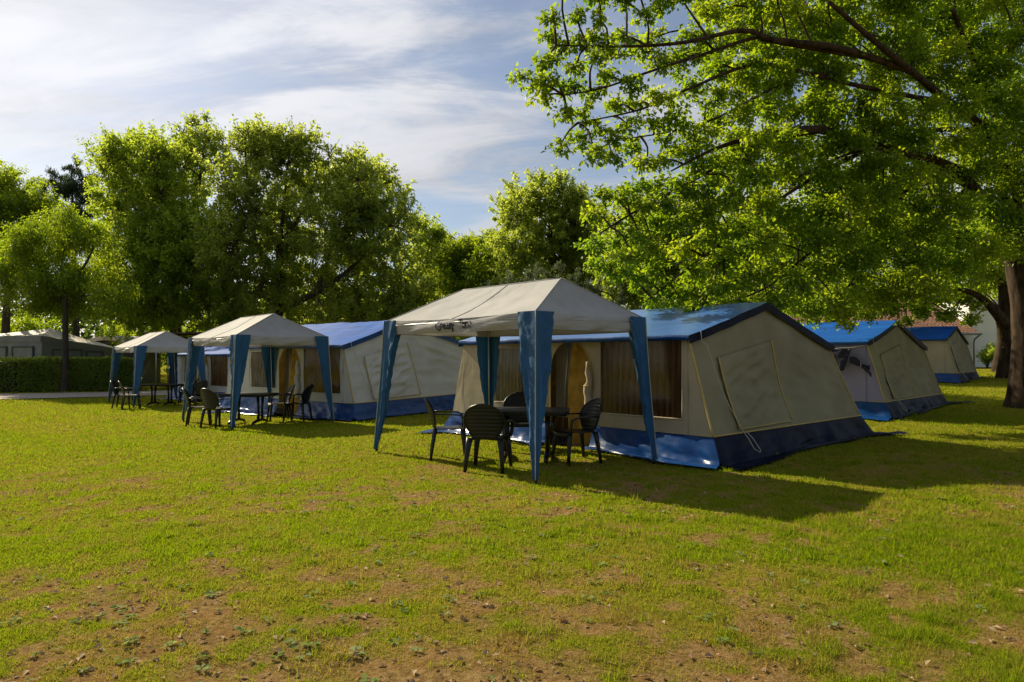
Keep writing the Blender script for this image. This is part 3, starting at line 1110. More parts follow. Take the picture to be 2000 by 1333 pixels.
def make_table():
    root = empty('garden_table', (0, 0, 0))
    hx, hy, r = .62, .44, .16
    out = []
    for cx, cy, a0 in ((hx - r, hy - r, 0), (-hx + r, hy - r, 90), (-hx + r, -hy + r, 180), (hx - r, -hy + r, 270)):
        for k in range(7):
            a = math.radians(a0 + 15 * k)
            out.append((cx + r * math.cos(a), cy + r * math.sin(a)))
    n = len(out)
    vs = []
    for sc, z in ((.985, .720), (1, .714), (1, .690), (.97, .684), (.96, .655), (.94, .655), (.94, .690)):
        vs += [(x * sc, y * sc, z) for x, y in out]
    fs = [tuple(range(n))]
    for l in range(6):
        for k in range(n):
            k2 = (k + 1) % n
            fs.append((l * n + k, (l + 1) * n + k, (l + 1) * n + k2, l * n + k2))
    fs.append(tuple(6 * n + k for k in range(n))[::-1])
    MB().add(vs, fs).build('tabletop', M['plastic'], root)
    for sx in (-1, 1):
        for sy in (-1, 1):
            MB().tube([(sx * .30, sy * .09, .07), (sx * .30, sy * .085, .38), (sx * .30, sy * .12, .69)], [.036, .028, .036], 10).build('column', M['plastic'], root, True)
        pts = [(sx * .30, -.36, .012), (sx * .30, -.30, .055), (sx * .30, -.14, .085), (sx * .30, 0, .095), (sx * .30, .14, .085), (sx * .30, .30, .055), (sx * .30, .36, .012)]
        MB().sweep(pts, [(.06, .03), (.07, .05), (.08, .06), (.085, .06), (.08, .06), (.07, .05), (.06, .03)], side=(1, 0, 0)).build('foot', M['plastic'], root, True)
    return root


TABLES = [((.22, 10.3), -.12, 'black plastic table under the nearest gazebo, two chairs in front'),
          ((-6.28, 16.85), -.16, 'black plastic table under the middle gazebo'),
          ((-12.0, 24.2), -.10, 'black plastic table under the farthest gazebo by the hedge')]
proto_t = make_table()
for i, (p, a, lab) in enumerate(TABLES):
    t = proto_t if i == 0 else copy_tree(proto_t)
    t.location = (p[0], p[1], gz(*p) + .004)
    t.rotation_euler = (0, 0, a)
    tag(t, lab, 'table', 'black plastic garden tables')

# ------------------------------------------------------------------ tree skeletons in world metres: x y z radius
TREE = {}
TREE['A'] = dict(trunk=[(-21.52,34,1.11,0.15),(-21.54,34,2.89,0.127),(-21.61,34,4.37,0.103),(-21.78,34,5.86,0.08)],
  limbs=[[(-21.61,34,4.37,0.09),(-22.52,34,5.36,0.06),(-23.28,34,6.35,0.03)],[(-21.62,34,4.62,0.09),(-20.67,34,5.86,0.06),(-20.19,34,6.85,0.03)]],
  clumps=[(-21.75,34.29,7.9,1.12),(-23.31,34.58,7.2,1.13),(-20.74,34.71,7.22,1.13),(-24.51,35.06,5.99,1.15),(-22.4,34.58,5.93,1.51),(-20.9,35.01,5.48,1.4),(-18.65,32.87,4.27,0.95),(-23.19,33.92,4.36,1.23),(-22.19,35.06,4.21,1.27),(-24.75,34.36,4.9,1.0)])
TREE['Z'] = dict(trunk=[(-30.9,43,1.38,0.25),(-30.82,43,5.76,0.175),(-30.72,43,9.84,0.1)],
  limbs=[],
  clumps=[(-31.29,44.2,12.02,1.22),(-28.69,41.84,10.54,1.09),(-31.3,42.91,10.77,1.4),(-30.17,42.24,9.08,1.53),(-33.04,43.13,11.13,1.57),(-29.3,43.22,9.25,1.1),(-31.47,41.54,8.04,1.66),(-29.77,42.15,6.91,1.53),(-28.05,42.34,6.93,1.38)])
TREE['W'] = dict(trunk=[(-30.85,50,1.36,0.25),(-31.13,50,8.65,0.145),(-31.4,50,14.87,0.04)],
  limbs=[],
  clumps=[(-31.85,50.83,15.28,0.66),(-32.46,50.53,14.09,0.95),(-30.24,49.32,13.78,0.86),(-33.41,50.59,12.99,0.88),(-29.12,49.28,12.33,0.79),(-31.52,50.23,12.54,1.31),(-31.96,49.25,11.06,1.22),(-29.29,49.0,10.65,1.21),(-31.62,50.74,10.24,1.47)])
TREE['B1'] = dict(trunk=[(-19.02,40,1.24,0.35),(-19.11,40,4.3,0.287),(-19.29,40,7.21,0.223),(-19.54,40,9.55,0.16)],
  limbs=[[(-19.21,40,6.05,0.16),(-20.7,40,8.68,0.12),(-22.04,40,11.02,0.08),(-22.36,40,13.08,0.04)],[(-19.29,40,7.21,0.16),(-18.09,40,10.14,0.117),(-17.68,40,12.49,0.073),(-17.4,40,14.55,0.03)],[(-19.54,40,9.55,0.1),(-20.14,40,11.02,0.065),(-20.45,40,12.49,0.03)]],
  clumps=[(-21.58,38.61,12.96,0.73),(-22.29,38.63,11.69,0.9),(-22.72,42.32,13.12,1.17),(-21.37,41.79,13.23,0.85),(-19.07,38.99,11.35,1.36),(-23.1,42.22,11.24,1.59),(-18.89,40.19,14.25,0.53),(-17.78,40.85,14.98,0.5),(-16.58,38.58,13.09,0.73),(-19.08,42.12,13.38,0.98),(-20.89,40.92,9.74,1.72),(-19.41,42.24,10.62,1.6),(-23.2,41.89,9.02,1.67),(-19.05,39.03,7.65,1.64),(-21.19,39.33,6.54,1.57),(-16.79,38.4,7.83,1.39),(-19.23,38.3,5.29,1.61),(-17.11,37.91,5.53,1.51),(-21.87,39.05,4.8,1.28),(-17.09,40.49,5.51,1.18),(-20.37,37.62,3.17,1.04),(-19.89,40.85,3.17,1.13),(-16.96,39.22,3.33,1.08)])
TREE['B2'] = dict(trunk=[(-12.83,38,1.39,0.38),(-12.7,38,3.33,0.313),(-12.5,38,5.26,0.247),(-12.6,38,7.48,0.18)],
  limbs=[[(-12.5,38,5.26,0.17),(-13.84,38,7.76,0.127),(-14.28,38,10.26,0.083),(-14.44,38,12.78,0.04)],[(-12.59,38,6.93,0.15),(-12.34,38,9.71,0.09),(-12.08,38,12.5,0.03)],[(-12.6,38,7.48,0.14),(-11.09,38,9.71,0.085),(-10.55,38,11.66,0.03)],[(-12.65,38,3.88,0.2),(-10.5,38,4.99,0.15),(-8.58,38,6.37,0.1),(-6.65,38,8.59,0.05)],[(-10.5,38,4.99,0.13),(-9.42,38,8.32,0.08),(-8.74,38,11.1,0.03)],[(-12.5,38,5.26,0.13),(-15.22,38,6.37,0.085),(-15.8,38,9.71,0.04)]],
  clumps=[(-14.1,37.09,13.05,0.65),(-13.87,39.53,13.38,0.86),(-11.86,37.91,13.36,0.61),(-10.85,37.12,12.1,0.81),(-12.73,37.91,11.5,1.16),(-15.09,38.98,11.78,1.08),(-14.66,35.87,10.17,0.99),(-11.46,40.28,11.09,1.05),(-8.29,35.71,11.26,0.67),(-8.07,39.2,11.46,0.85),(-9.98,39.66,10.5,1.15),(-7.42,35.69,9.21,1.09),(-6.55,39.38,10.15,0.8),(-5.64,37.36,9.08,0.54),(-12.31,38.38,9.23,1.28),(-13.25,35.64,8.41,1.19),(-9.4,35.82,7.79,1.35),(-7.31,36.47,7.51,1.27),(-6.15,40.18,7.83,1.05),(-14.64,36.54,6.72,1.33),(-13.14,39.23,6.82,1.48),(-11.08,40.06,6.35,1.6),(-8.76,40.12,5.77,1.6),(-5.83,37.25,5.46,1.22),(-13.57,37.3,4.65,1.35),(-11.36,38.12,4.16,1.25),(-9.15,39.32,3.96,1.29),(-6.04,36.12,3.76,1.05),(-15.96,39.19,4.24,1.14),(-14.9,39.43,3.11,1.03),(-12.41,39.73,2.89,0.98),(-9.1,35.78,2.8,0.94),(-7.88,40.14,3.08,1.05),(-4.98,36.04,3.07,0.94)])
TREE['B3'] = dict(trunk=[(-4.95,44,1.38,0.22),(-4.96,44,4.58,0.15),(-4.97,44,7.79,0.08)],
  limbs=[],
  clumps=[(-5.39,43.52,9.05,0.7),(-4.46,44.33,8.81,0.64),(-5.27,45.25,7.64,1.25),(-3.64,43.52,7.08,0.88),(-6.09,45.27,5.66,1.48),(-4.17,44.14,5.23,1.28),(-5.05,43.44,3.59,1.42)])
TREE['C'] = dict(trunk=[(1.97,32,1.41,0.28),(1.91,32,4.2,0.19),(1.75,32,7.24,0.1)],
  limbs=[[(1.91,32,4.67,0.1),(0.93,32,6.77,0.065),(0.47,32,8.41,0.03)],[(1.86,32,5.6,0.1),(3.03,32,7.24,0.065),(2.92,32,8.41,0.03)]],
  clumps=[(1.37,31.34,8.84,0.59),(0.45,30.84,8.16,0.63),(2.22,30.48,8.46,0.55),(2.91,30.74,7.91,0.54),(-0.29,32.68,7.84,0.62),(1.48,33.79,8.05,1.1),(2.69,30.78,7.02,0.89),(0.22,30.37,6.39,0.88),(4.23,33.75,7.68,0.86),(1.87,32.12,6.09,1.17),(3.46,31.66,5.79,1.03),(0.23,31.05,5.14,0.9),(4.24,32.34,4.7,0.94),(1.93,33.17,4.54,1.08)])
TREE['D'] = dict(trunk=[(-1.84,39,1.39,0.22),(-1.76,39,4.23,0.16),(-1.7,39,6.5,0.1)],
  limbs=[],
  clumps=[(-2.6,38.86,7.33,0.62),(-1.69,38.75,7.66,0.62),(-0.82,37.58,7.14,0.76),(-2.94,40.33,6.38,1.03),(-1.36,37.5,5.76,1.23),(-3.26,38.98,4.79,1.13),(-2.04,40.08,4.3,1.16),(-0.28,37.82,4.69,1.04),(-4.05,39.74,6.6,0.87),(-2.36,40.44,6.98,1.0),(-1.0,39.42,6.55,0.97),(-1.16,39.92,3.13,1.16),(-3.02,37.74,3.04,1.1)])
TREE['O'] = dict(trunk=[(1.48,24,1.6,0.09),(1.48,24,2.82,0.07),(1.45,24,3.7,0.05)],
  limbs=[[(1.48,24,2.82,0.05),(0.52,24,3.52,0.035),(0.0,24,3.87,0.02)],[(1.48,24,2.82,0.05),(2.44,24,3.52,0.035),(2.97,24,3.78,0.02)]],
  clumps=[(0.0,23.92,3.78,0.42),(0.69,23.58,4.0,0.45),(1.42,24.41,4.18,0.44),(2.07,23.75,3.93,0.43),(2.82,23.94,3.64,0.43),(-0.72,24.6,3.57,0.36),(3.64,24.42,3.34,0.43),(1.07,24.57,3.39,0.54),(2.44,23.94,3.17,0.52),(0.0,23.99,3.08,0.49)])
TREE['E'] = dict(trunk=[(5.72,25,1.43,0.25),(5.67,25,3.24,0.185),(5.55,25,5.07,0.12)],
  limbs=[[(5.67,25,3.61,0.1),(4.55,25,4.7,0.065),(4.37,25,5.98,0.03)],[(5.6,25,4.15,0.1),(6.56,25,5.25,0.065),(7.11,25,5.98,0.03)]],
  clumps=[(4.86,25.64,6.47,0.89),(5.82,24.94,6.15,1.0),(4.18,24.41,4.98,0.89),(5.4,24.73,4.67,1.08),(6.64,24.01,4.92,1.05),(4.48,24.66,3.76,0.75),(6.33,26.37,3.53,0.86),(7.65,26.29,3.72,0.95),(3.78,25.36,4.01,0.64),(8.01,25.0,4.7,0.91)])
TREE['F'] = dict(trunk=[(14.86,33,1.65,0.3),(14.93,33,3.8,0.225),(15.02,33,5.73,0.15)],
  limbs=[[(14.93,33,4.29,0.14),(12.97,33,5.73,0.095),(11.54,33,6.69,0.05)],[(14.93,33,4.77,0.14),(16.82,33,5.97,0.095),(18.51,33,6.69,0.05)]],
  clumps=[(10.62,32.42,5.65,1.41),(11.94,31.52,6.46,1.37),(14.06,32.18,6.33,1.64),(16.85,34.02,6.85,1.73),(19.0,34.32,6.65,1.5),(13.01,32.5,4.6,1.13),(15.84,34.03,4.62,0.99),(11.87,33.99,4.25,0.99),(17.65,33.7,4.84,0.88),(20.8,33.59,6.54,1.46),(14.35,33.93,8.33,1.73),(16.6,32.51,8.52,1.65),(11.31,33.74,7.8,1.47),(18.79,32.21,7.98,1.4)])
TREE['N2'] = dict(trunk=[(21.15,30,0.46,0.4),(21.22,30,1.85,0.353),(21.11,30,3.16,0.307),(21.01,30,4.91,0.26)],
  limbs=[[(21.1,30,2.72,0.26),(20.16,29.5,3.45,0.193),(19.09,29,4.05,0.127),(17.52,28,4.23,0.06)],[(21.06,30,4.47,0.2),(19.64,29,5.64,0.13),(17.96,28,6.52,0.06)],[(21.01,30,4.91,0.2),(21.64,30,6.44,0.13),(22.54,30,7.98,0.06)]],
  clumps=[(17.91,28.96,4.47,0.95),(17.21,29.76,4.18,0.82),(19.33,29.53,3.78,0.64),(19.24,28.42,4.93,1.14),(21.71,30.25,6.26,1.32),(17.78,29.42,5.59,1.07),(15.94,29.23,3.86,0.64),(18.94,27.63,6.65,1.2),(22.09,29.13,7.15,1.69),(21.84,28.3,5.13,1.23),(18.7,29.48,7.0,1.28),(14.71,28.9,3.41,0.55),(17.38,29.89,3.54,0.61),(18.17,29.41,3.23,0.47),(19.52,29.83,3.1,0.35),(14.13,28.57,3.7,0.58)])
TREE['N3'] = dict(trunk=[(24.9,36,0.69,0.3),(25.05,36,2.44,0.25),(24.87,36,4.02,0.2)],
  limbs=[],
  clumps=[(25.39,36.35,5.1,1.58),(23.68,36.57,5.12,1.33),(27.57,36.79,5.14,1.6),(24.14,35.64,6.59,1.81),(27.09,36.82,7.3,1.87)])
TREE['N1'] = dict(trunk=[(12.81,17.6,0.17,0.36),(12.85,17.6,1.44,0.338),(12.84,17.6,2.72,0.315),(12.54,17.4,3.85,0.292),(12.16,17.2,4.7,0.27)],
  limbs=[[(12.24,17.2,4.64,0.172),(10.95,16.4,5.21,0.149),(9.62,15.5,5.69,0.126),(7.42,14.5,5.85,0.103),(6.07,13.6,5.88,0.08),(4.68,12.8,5.55,0.058),(3.62,12.4,5.17,0.035),(2.74,12.1,4.68,0.012)],[(12.19,17.2,4.58,0.133),(11.38,16.4,5.76,0.116),(10.43,15.5,6.49,0.099),(8.91,14.5,6.86,0.082),(7.71,13.5,6.99,0.066),(6.42,12.5,7.18,0.049),(5.28,11.6,7.37,0.032)],[(12.38,17.3,4.22,0.133),(12.22,17,5.29,0.114),(11.59,16.5,6.02,0.096),(11.06,16,6.95,0.077),(9.89,15,7.82,0.059),(8.84,14,8.44,0.04)],[(10.43,15.5,6.49,0.062),(9.78,15.2,6.4,0.054),(8.87,14.8,6.25,0.045),(7.89,14.4,5.85,0.037),(6.65,13.8,5.48,0.028),(5.4,13.2,4.87,0.02)],[(7.71,13.5,6.99,0.066),(5.91,12.6,7.04,0.057),(4.49,12,6.93,0.047),(3.89,11.8,6.99,0.038),(2.76,11.4,6.6,0.029),(1.64,11.2,6.45,0.019),(0.69,11,6.39,0.01)],[(6.67,13.0,7.03,0.047),(5.96,12.7,7.0,0.041),(4.56,12.2,6.98,0.036),(4.14,12,6.95,0.031),(3.26,11.7,6.56,0.026),(2.25,11.4,6.13,0.02),(1.48,11.2,5.79,0.015),(0.81,11,5.59,0.01)],[(9.08,14.6,6.79,0.051),(7.17,13.6,6.65,0.044),(5.25,12.8,6.7,0.037),(4.3,12.5,6.7,0.03),(3.07,12,6.09,0.023),(2.14,11.7,5.61,0.016),(1.08,11.4,5.29,0.01)],[(6.07,13.6,5.88,0.047),(4.56,13,5.4,0.038),(3.24,12.7,4.65,0.029),(2.1,12.5,4.01,0.021),(1.36,12.4,3.53,0.012)],[(7.31,14.3,5.73,0.047),(6.05,13.8,5.08,0.038),(4.69,13.4,4.19,0.029),(3.31,13,3.16,0.021),(2.42,12.8,2.48,0.012)],[(6.14,13.1,6.73,0.031),(5.25,12.8,6.61,0.025),(3.6,12.3,5.68,0.02),(2.63,12,5.32,0.014),(1.64,11.8,5.12,0.008)],[(9.62,15.5,5.64,0.055),(7.77,14.8,4.69,0.044),(6.21,14.2,3.73,0.033),(5.02,13.8,2.86,0.023),(3.9,13.4,2.43,0.012)],[(10.52,16.2,5.35,0.055),(8.87,15.6,4.29,0.04),(7.43,15,3.31,0.026),(6.58,14.6,2.3,0.012)]],
  clumps=[(12.25,17.81,5.05,0.69),(6.75,15.72,8.87,0.6),(8.61,15.63,4.37,0.65),(7.07,15.14,4.7,0.59),(10.22,14.83,7.65,0.58),(7.02,13.96,7.94,0.47),(5.16,13.41,7.36,0.46),(12.05,15.75,6.31,0.58),(7.27,13.65,8.56,0.58),(2.77,11.75,5.52,0.39),(4.22,13.6,8.79,0.42),(4.06,14.4,5.17,0.43),(10.82,16.78,5.24,0.59),(4.1,12.97,5.49,0.41),(3.47,11.96,2.63,0.35),(12.78,17.64,6.37,0.75),(5.9,14.73,6.02,0.62),(9.63,16.27,7.99,0.6),(13.5,17.37,6.72,0.58),(2.45,11.58,7.68,0.25),(5.27,13.52,5.08,0.56),(2.45,11.6,6.32,0.3),(3.1,12.56,4.52,0.4),(6.28,12.98,3.72,0.45),(3.04,12.76,3.91,0.41),(0.48,11.25,5.7,0.28),(6.19,13.89,4.29,0.54),(5.24,14.99,5.36,0.5),(5.19,13.44,4.22,0.51),(8.99,14.87,7.41,0.56),(3.17,13.17,3.5,0.36),(9.15,14.57,4.59,0.55),(0.82,10.99,5.29,0.22),(10.31,15.69,9.3,0.64),(4.5,12.53,7.26,0.35),(8.14,13.81,2.91,0.47),(9.13,16.67,6.53,0.62),(1.74,12.61,4.38,0.32),(0.81,11.47,6.46,0.24),(11.43,16.69,6.84,0.68),(1.04,11.28,7.03,0.23),(6.1,13.91,6.44,0.53),(9.75,15.48,4.1,0.62),(10.91,16.67,9.54,0.6),(3.44,12.41,4.45,0.37),(1.62,12.81,3.12,0.32),(4.5,12.75,2.98,0.4),(8.17,13.84,6.34,0.49),(2.13,12.39,5.23,0.29),(4.21,14.56,6.36,0.46),(4.27,12.16,5.32,0.39),(5.74,14.56,9.34,0.5),(8.59,14.72,8.42,0.58),(8.47,16.13,5.3,0.57),(1.75,11.83,6.58,0.3),(7.83,15.12,6.52,0.51),(10.21,15.38,5.54,0.55),(4.36,12.99,6.65,0.45),(2.19,12.8,4.0,0.26),(2.61,13.01,2.51,0.25),(12.86,16.47,9.26,0.59),(5.88,14.88,5.36,0.52),(7.81,14.25,2.86,0.5),(5.98,15.27,3.83,0.56),(1.35,11.03,7.15,0.21),(4.31,12.28,4.65,0.37),(2.76,13.01,3.99,0.33),(12.05,17.1,10.35,0.7),(6.74,14.84,7.26,0.54),(7.67,14.16,7.26,0.58),(2.35,11.8,5.43,0.25),(8.19,16.13,9.25,0.56),(1.68,11.56,5.08,0.22),(7.42,13.5,7.54,0.53),(5.76,14.77,2.98,0.52),(11.28,17.25,8.36,0.71),(3.74,12.39,3.2,0.37),(5.13,12.82,8.36,0.53),(3.08,13.02,2.55,0.43),(9.11,14.3,6.64,0.57),(6.71,13.51,3.33,0.45),(5.68,14.71,4.32,0.61),(6.3,13.56,2.49,0.56),(2.83,11.74,7.54,0.34),(7.06,15.15,3.97,0.65),(10.93,15.41,4.58,0.53),(1.35,11.73,5.93,0.26),(13.24,17.32,5.11,0.69),(7.0,14.2,6.53,0.6),(2.53,11.82,7.44,0.29),(5.05,14.54,8.44,0.46),(1.94,11.84,6.9,0.28),(8.15,14.82,4.15,0.52),(10.57,15.71,4.98,0.62),(9.1,14.41,3.26,0.5),(11.79,15.61,5.12,0.65),(1.95,11.32,5.88,0.29),(13.09,16.64,4.29,0.62),(3.09,12.63,5.25,0.42),(12.73,16.99,10.37,0.64),(1.13,11.86,5.15,0.27),(3.89,12.27,2.4,0.33),(2.03,11.92,3.17,0.27),(13.36,17.71,5.85,0.6),(4.76,14.78,3.77,0.51),(7.19,13.61,4.7,0.51),(9.69,16.86,3.79,0.63),(13.73,17.46,4.38,0.72),(13.77,17.49,9.24,0.61),(7.67,15.15,3.89,0.61),(9.86,16.57,6.46,0.58),(12.01,16.12,10.19,0.55),(3.89,13.95,7.69,0.48),(2.25,12.18,6.79,0.25),(8.33,15.96,2.75,0.58),(12.6,16.12,7.92,0.65),(6.66,15.55,7.0,0.58),(5.92,12.9,8.37,0.55),(4.38,14.14,6.85,0.39),(1.26,10.68,6.03,0.22),(7.44,15.58,5.59,0.52),(4.93,12.33,2.8,0.46),(6.38,14.65,3.29,0.6),(4.37,13.95,4.51,0.44),(11.24,15.17,7.21,0.55),(4.06,14.42,8.73,0.45),(12.3,17.55,8.4,0.66),(0.79,10.45,7.08,0.25),(13.33,17.59,7.56,0.63),(4.68,12.28,7.66,0.48),(3.79,12.07,4.24,0.4),(5.89,13.7,8.11,0.55),(8.89,14.73,5.07,0.56),(1.75,11.54,7.36,0.27),(2.48,11.5,5.75,0.28),(1.43,12.37,3.48,0.29),(7.36,15.05,9.4,0.57),(4.02,14.25,4.02,0.45),(2.61,12.81,3.13,0.28),(8.5,16.4,8.65,0.58),(10.39,16.7,4.5,0.56),(10.47,17.09,10.04,0.73),(9.3,16.66,9.01,0.59),(3.96,12.12,8.01,0.39),(4.15,12.91,7.55,0.41),(10.75,17.03,7.28,0.6),(9.23,14.94,6.05,0.59),(1.26,10.76,4.58,0.25),(7.05,14.27,5.19,0.6),(3.42,12.53,4.01,0.42),(11.03,16.9,6.49,0.58),(11.55,15.58,9.14,0.66),(4.4,13.75,3.05,0.45),(3.19,12.03,6.95,0.41),(3.25,12.61,6.28,0.35),(13.76,17.53,8.23,0.67),(3.33,13.09,3.03,0.43),(3.71,12.64,6.75,0.42),(6.19,13.13,6.87,0.56),(7.4,15.15,3.33,0.59),(2.75,13.22,4.71,0.33),(4.99,12.78,5.38,0.54),(11.13,16.84,10.28,0.59),(0.63,11.6,6.79,0.24),(2.66,12.31,4.94,0.24),(4.44,12.4,3.48,0.43),(0.29,10.95,5.83,0.28),(12.33,17.09,9.66,0.65),(4.85,12.52,6.45,0.47),(10.03,14.84,6.03,0.59),(7.2,13.45,6.45,0.49),(11.39,16.87,7.53,0.61),(1.1,11.51,6.71,0.28),(6.73,13.62,5.7,0.48),(11.94,16.93,4.28,0.68),(11.92,17.4,6.12,0.74),(7.73,15.9,6.34,0.58),(5.65,13.31,3.74,0.52),(2.34,12.83,4.61,0.3),(6.43,14.55,5.0,0.51),(11.37,15.29,4.15,0.64),(6.38,14.89,2.59,0.63),(4.83,14.24,8.81,0.39),(11.46,16.01,5.48,0.59),(6.28,13.87,3.31,0.53),(3.64,12.42,8.13,0.38),(2.57,12.63,7.24,0.32),(2.27,11.84,4.73,0.3),(1.84,11.25,5.22,0.23),(3.8,13.53,3.24,0.47),(9.1,14.46,7.77,0.51),(0.94,11.31,5.82,0.28),(5.17,14.34,3.27,0.4),(1.44,11.68,5.31,0.23),(11.72,17.04,8.96,0.65),(4.54,13.94,5.88,0.37),(10.47,14.9,9.14,0.51),(1.8,12.03,5.8,0.26),(3.62,12.41,7.6,0.36),(8.6,15.67,3.18,0.59),(6.23,14.97,7.82,0.59),(7.58,15.91,2.78,0.64),(11.07,16.59,3.81,0.58),(7.06,15.75,10.02,0.58),(9.14,14.81,9.22,0.64),(1.27,11.61,7.78,0.25),(0.48,10.78,6.05,0.24),(2.78,12.92,2.8,0.3),(5.61,13.23,7.19,0.51),(7.84,14.05,5.83,0.59),(10.82,17.15,3.52,0.63),(1.54,12.69,4.07,0.31),(5.64,14.61,6.6,0.54),(8.59,16.44,10.53,0.65),(4.05,12.49,3.79,0.37),(9.13,16.37,9.66,0.61),(9.99,16.82,5.03,0.66),(4.51,12.08,5.76,0.43),(10.1,17.05,10.68,0.64),(7.79,13.66,8.45,0.57),(1.77,12.23,8.04,0.26),(9.94,16.82,5.9,0.67),(1.4,11.08,6.48,0.29),(12.31,15.81,7.17,0.67),(5.9,13.43,4.95,0.52),(3.78,12.75,4.97,0.44),(8.29,16.17,7.61,0.57),(4.88,14.23,4.26,0.4),(9.22,14.34,9.41,0.54),(8.22,14.34,3.46,0.61),(10.96,15.14,5.96,0.57),(1.07,11.53,6.27,0.23),(3.28,12.09,5.34,0.4),(13.1,16.69,10.15,0.57),(10.7,14.9,6.49,0.6),(4.19,12.11,7.52,0.37),(9.56,16.8,7.32,0.61),(9.94,14.69,8.16,0.5),(10.76,14.92,8.17,0.62),(1.98,11.23,7.44,0.27),(13.59,17.28,9.95,0.59),(6.52,13.5,8.28,0.47),(2.42,12.94,2.89,0.32),(14.08,17.86,11.27,0.66),(7.62,15.89,8.18,0.58),(5.22,15.07,2.64,0.51),(10.31,14.92,6.92,0.53),(3.37,11.62,5.76,0.35),(5.13,14.28,5.82,0.49),(4.61,12.59,2.38,0.43),(2.17,11.34,7.0,0.23),(1.96,12.82,3.02,0.32),(8.44,15.42,7.81,0.67),(9.85,14.72,3.73,0.59),(6.89,15.0,8.96,0.56),(10.18,16.88,9.09,0.72),(4.2,14.52,2.88,0.39),(6.56,14.95,5.84,0.56),(0.6,10.64,6.66,0.23),(5.29,14.23,7.21,0.56),(12.63,17.18,7.98,0.71),(2.55,12.77,3.52,0.3),(4.18,13.62,5.36,0.37),(7.75,13.7,5.11,0.47),(7.39,14.53,2.78,0.61),(2.97,11.98,6.56,0.39),(12.14,15.94,8.44,0.64),(4.57,12.76,4.28,0.4),(10.55,16.48,8.78,0.72),(0.6,10.66,5.73,0.22),(4.47,14.01,7.79,0.45),(5.12,14.34,4.72,0.47),(4.87,14.35,6.71,0.41),(12.9,17.78,5.32,0.65),(6.45,13.42,4.45,0.53),(1.98,13.02,3.65,0.26),(6.3,13.84,5.86,0.56),(7.0,14.85,6.68,0.53),(3.93,11.85,5.59,0.37),(5.14,14.35,7.75,0.45),(2.36,12.35,4.19,0.29),(5.27,14.66,3.82,0.39),(4.53,14.52,4.17,0.44),(7.95,13.72,9.02,0.58),(6.67,13.28,8.78,0.47),(6.02,15.34,9.1,0.63),(1.41,11.18,6.87,0.22),(3.6,12.58,3.66,0.36),(9.36,16.03,2.92,0.61),(6.24,13.51,7.71,0.58),(8.2,14.04,7.54,0.48),(13.29,17.65,8.85,0.66),(4.07,13.63,7.12,0.38),(2.69,12.32,5.29,0.23),(1.53,11.46,6.11,0.23),(8.31,16.04,5.89,0.54),(0.77,11.24,4.87,0.22),(6.15,14.47,4.14,0.58),(4.65,14.77,8.75,0.4),(4.12,12.87,2.85,0.43),(9.05,14.58,8.48,0.52),(2.17,12.1,5.84,0.23),(3.16,11.95,2.27,0.37),(5.44,15.09,9.71,0.46),(3.76,13.4,4.34,0.38),(10.96,17.35,6.04,0.7),(3.29,12.59,4.9,0.36),(12.45,15.92,5.77,0.54),(13.01,17.48,4.43,0.67),(5.42,13.21,2.4,0.47),(8.43,14.81,4.66,0.51),(10.71,15.59,10.08,0.56),(1.99,12.2,4.25,0.3),(11.96,16.7,7.22,0.58),(9.92,15.23,7.62,0.61),(10.29,16.21,10.4,0.63),(4.4,14.17,2.42,0.45),(8.28,16.07,4.66,0.54),(4.35,13.7,4.96,0.43),(8.63,14.59,4.15,0.56),(4.86,14.36,7.19,0.38),(3.83,13.73,2.4,0.42),(1.91,13.19,4.04,0.25),(7.03,15.03,8.38,0.52),(10.92,15.43,3.95,0.62),(4.4,12.02,8.04,0.42),(7.21,13.64,5.27,0.51),(1.62,11.31,4.7,0.23),(12.49,17.23,11.02,0.62),(7.63,14.5,6.29,0.56),(1.16,11.33,5.39,0.24),(4.34,12.93,5.17,0.39),(7.43,14.35,4.35,0.57),(5.94,15.16,8.41,0.62),(4.39,12.45,6.79,0.36),(12.43,15.81,4.8,0.64),(2.22,12.42,3.63,0.32),(2.71,12.5,4.22,0.29),(7.64,15.23,2.36,0.29),(8.21,15.25,2.49,0.33),(8.53,14.66,2.47,0.32),(9.35,15.05,2.41,0.28),(7.06,14.83,2.16,0.24),(8.69,15.53,2.26,0.2),(9.95,15.38,2.25,0.18)])

# ------------------------------------------------------------------ buildings and what stands behind the hedge


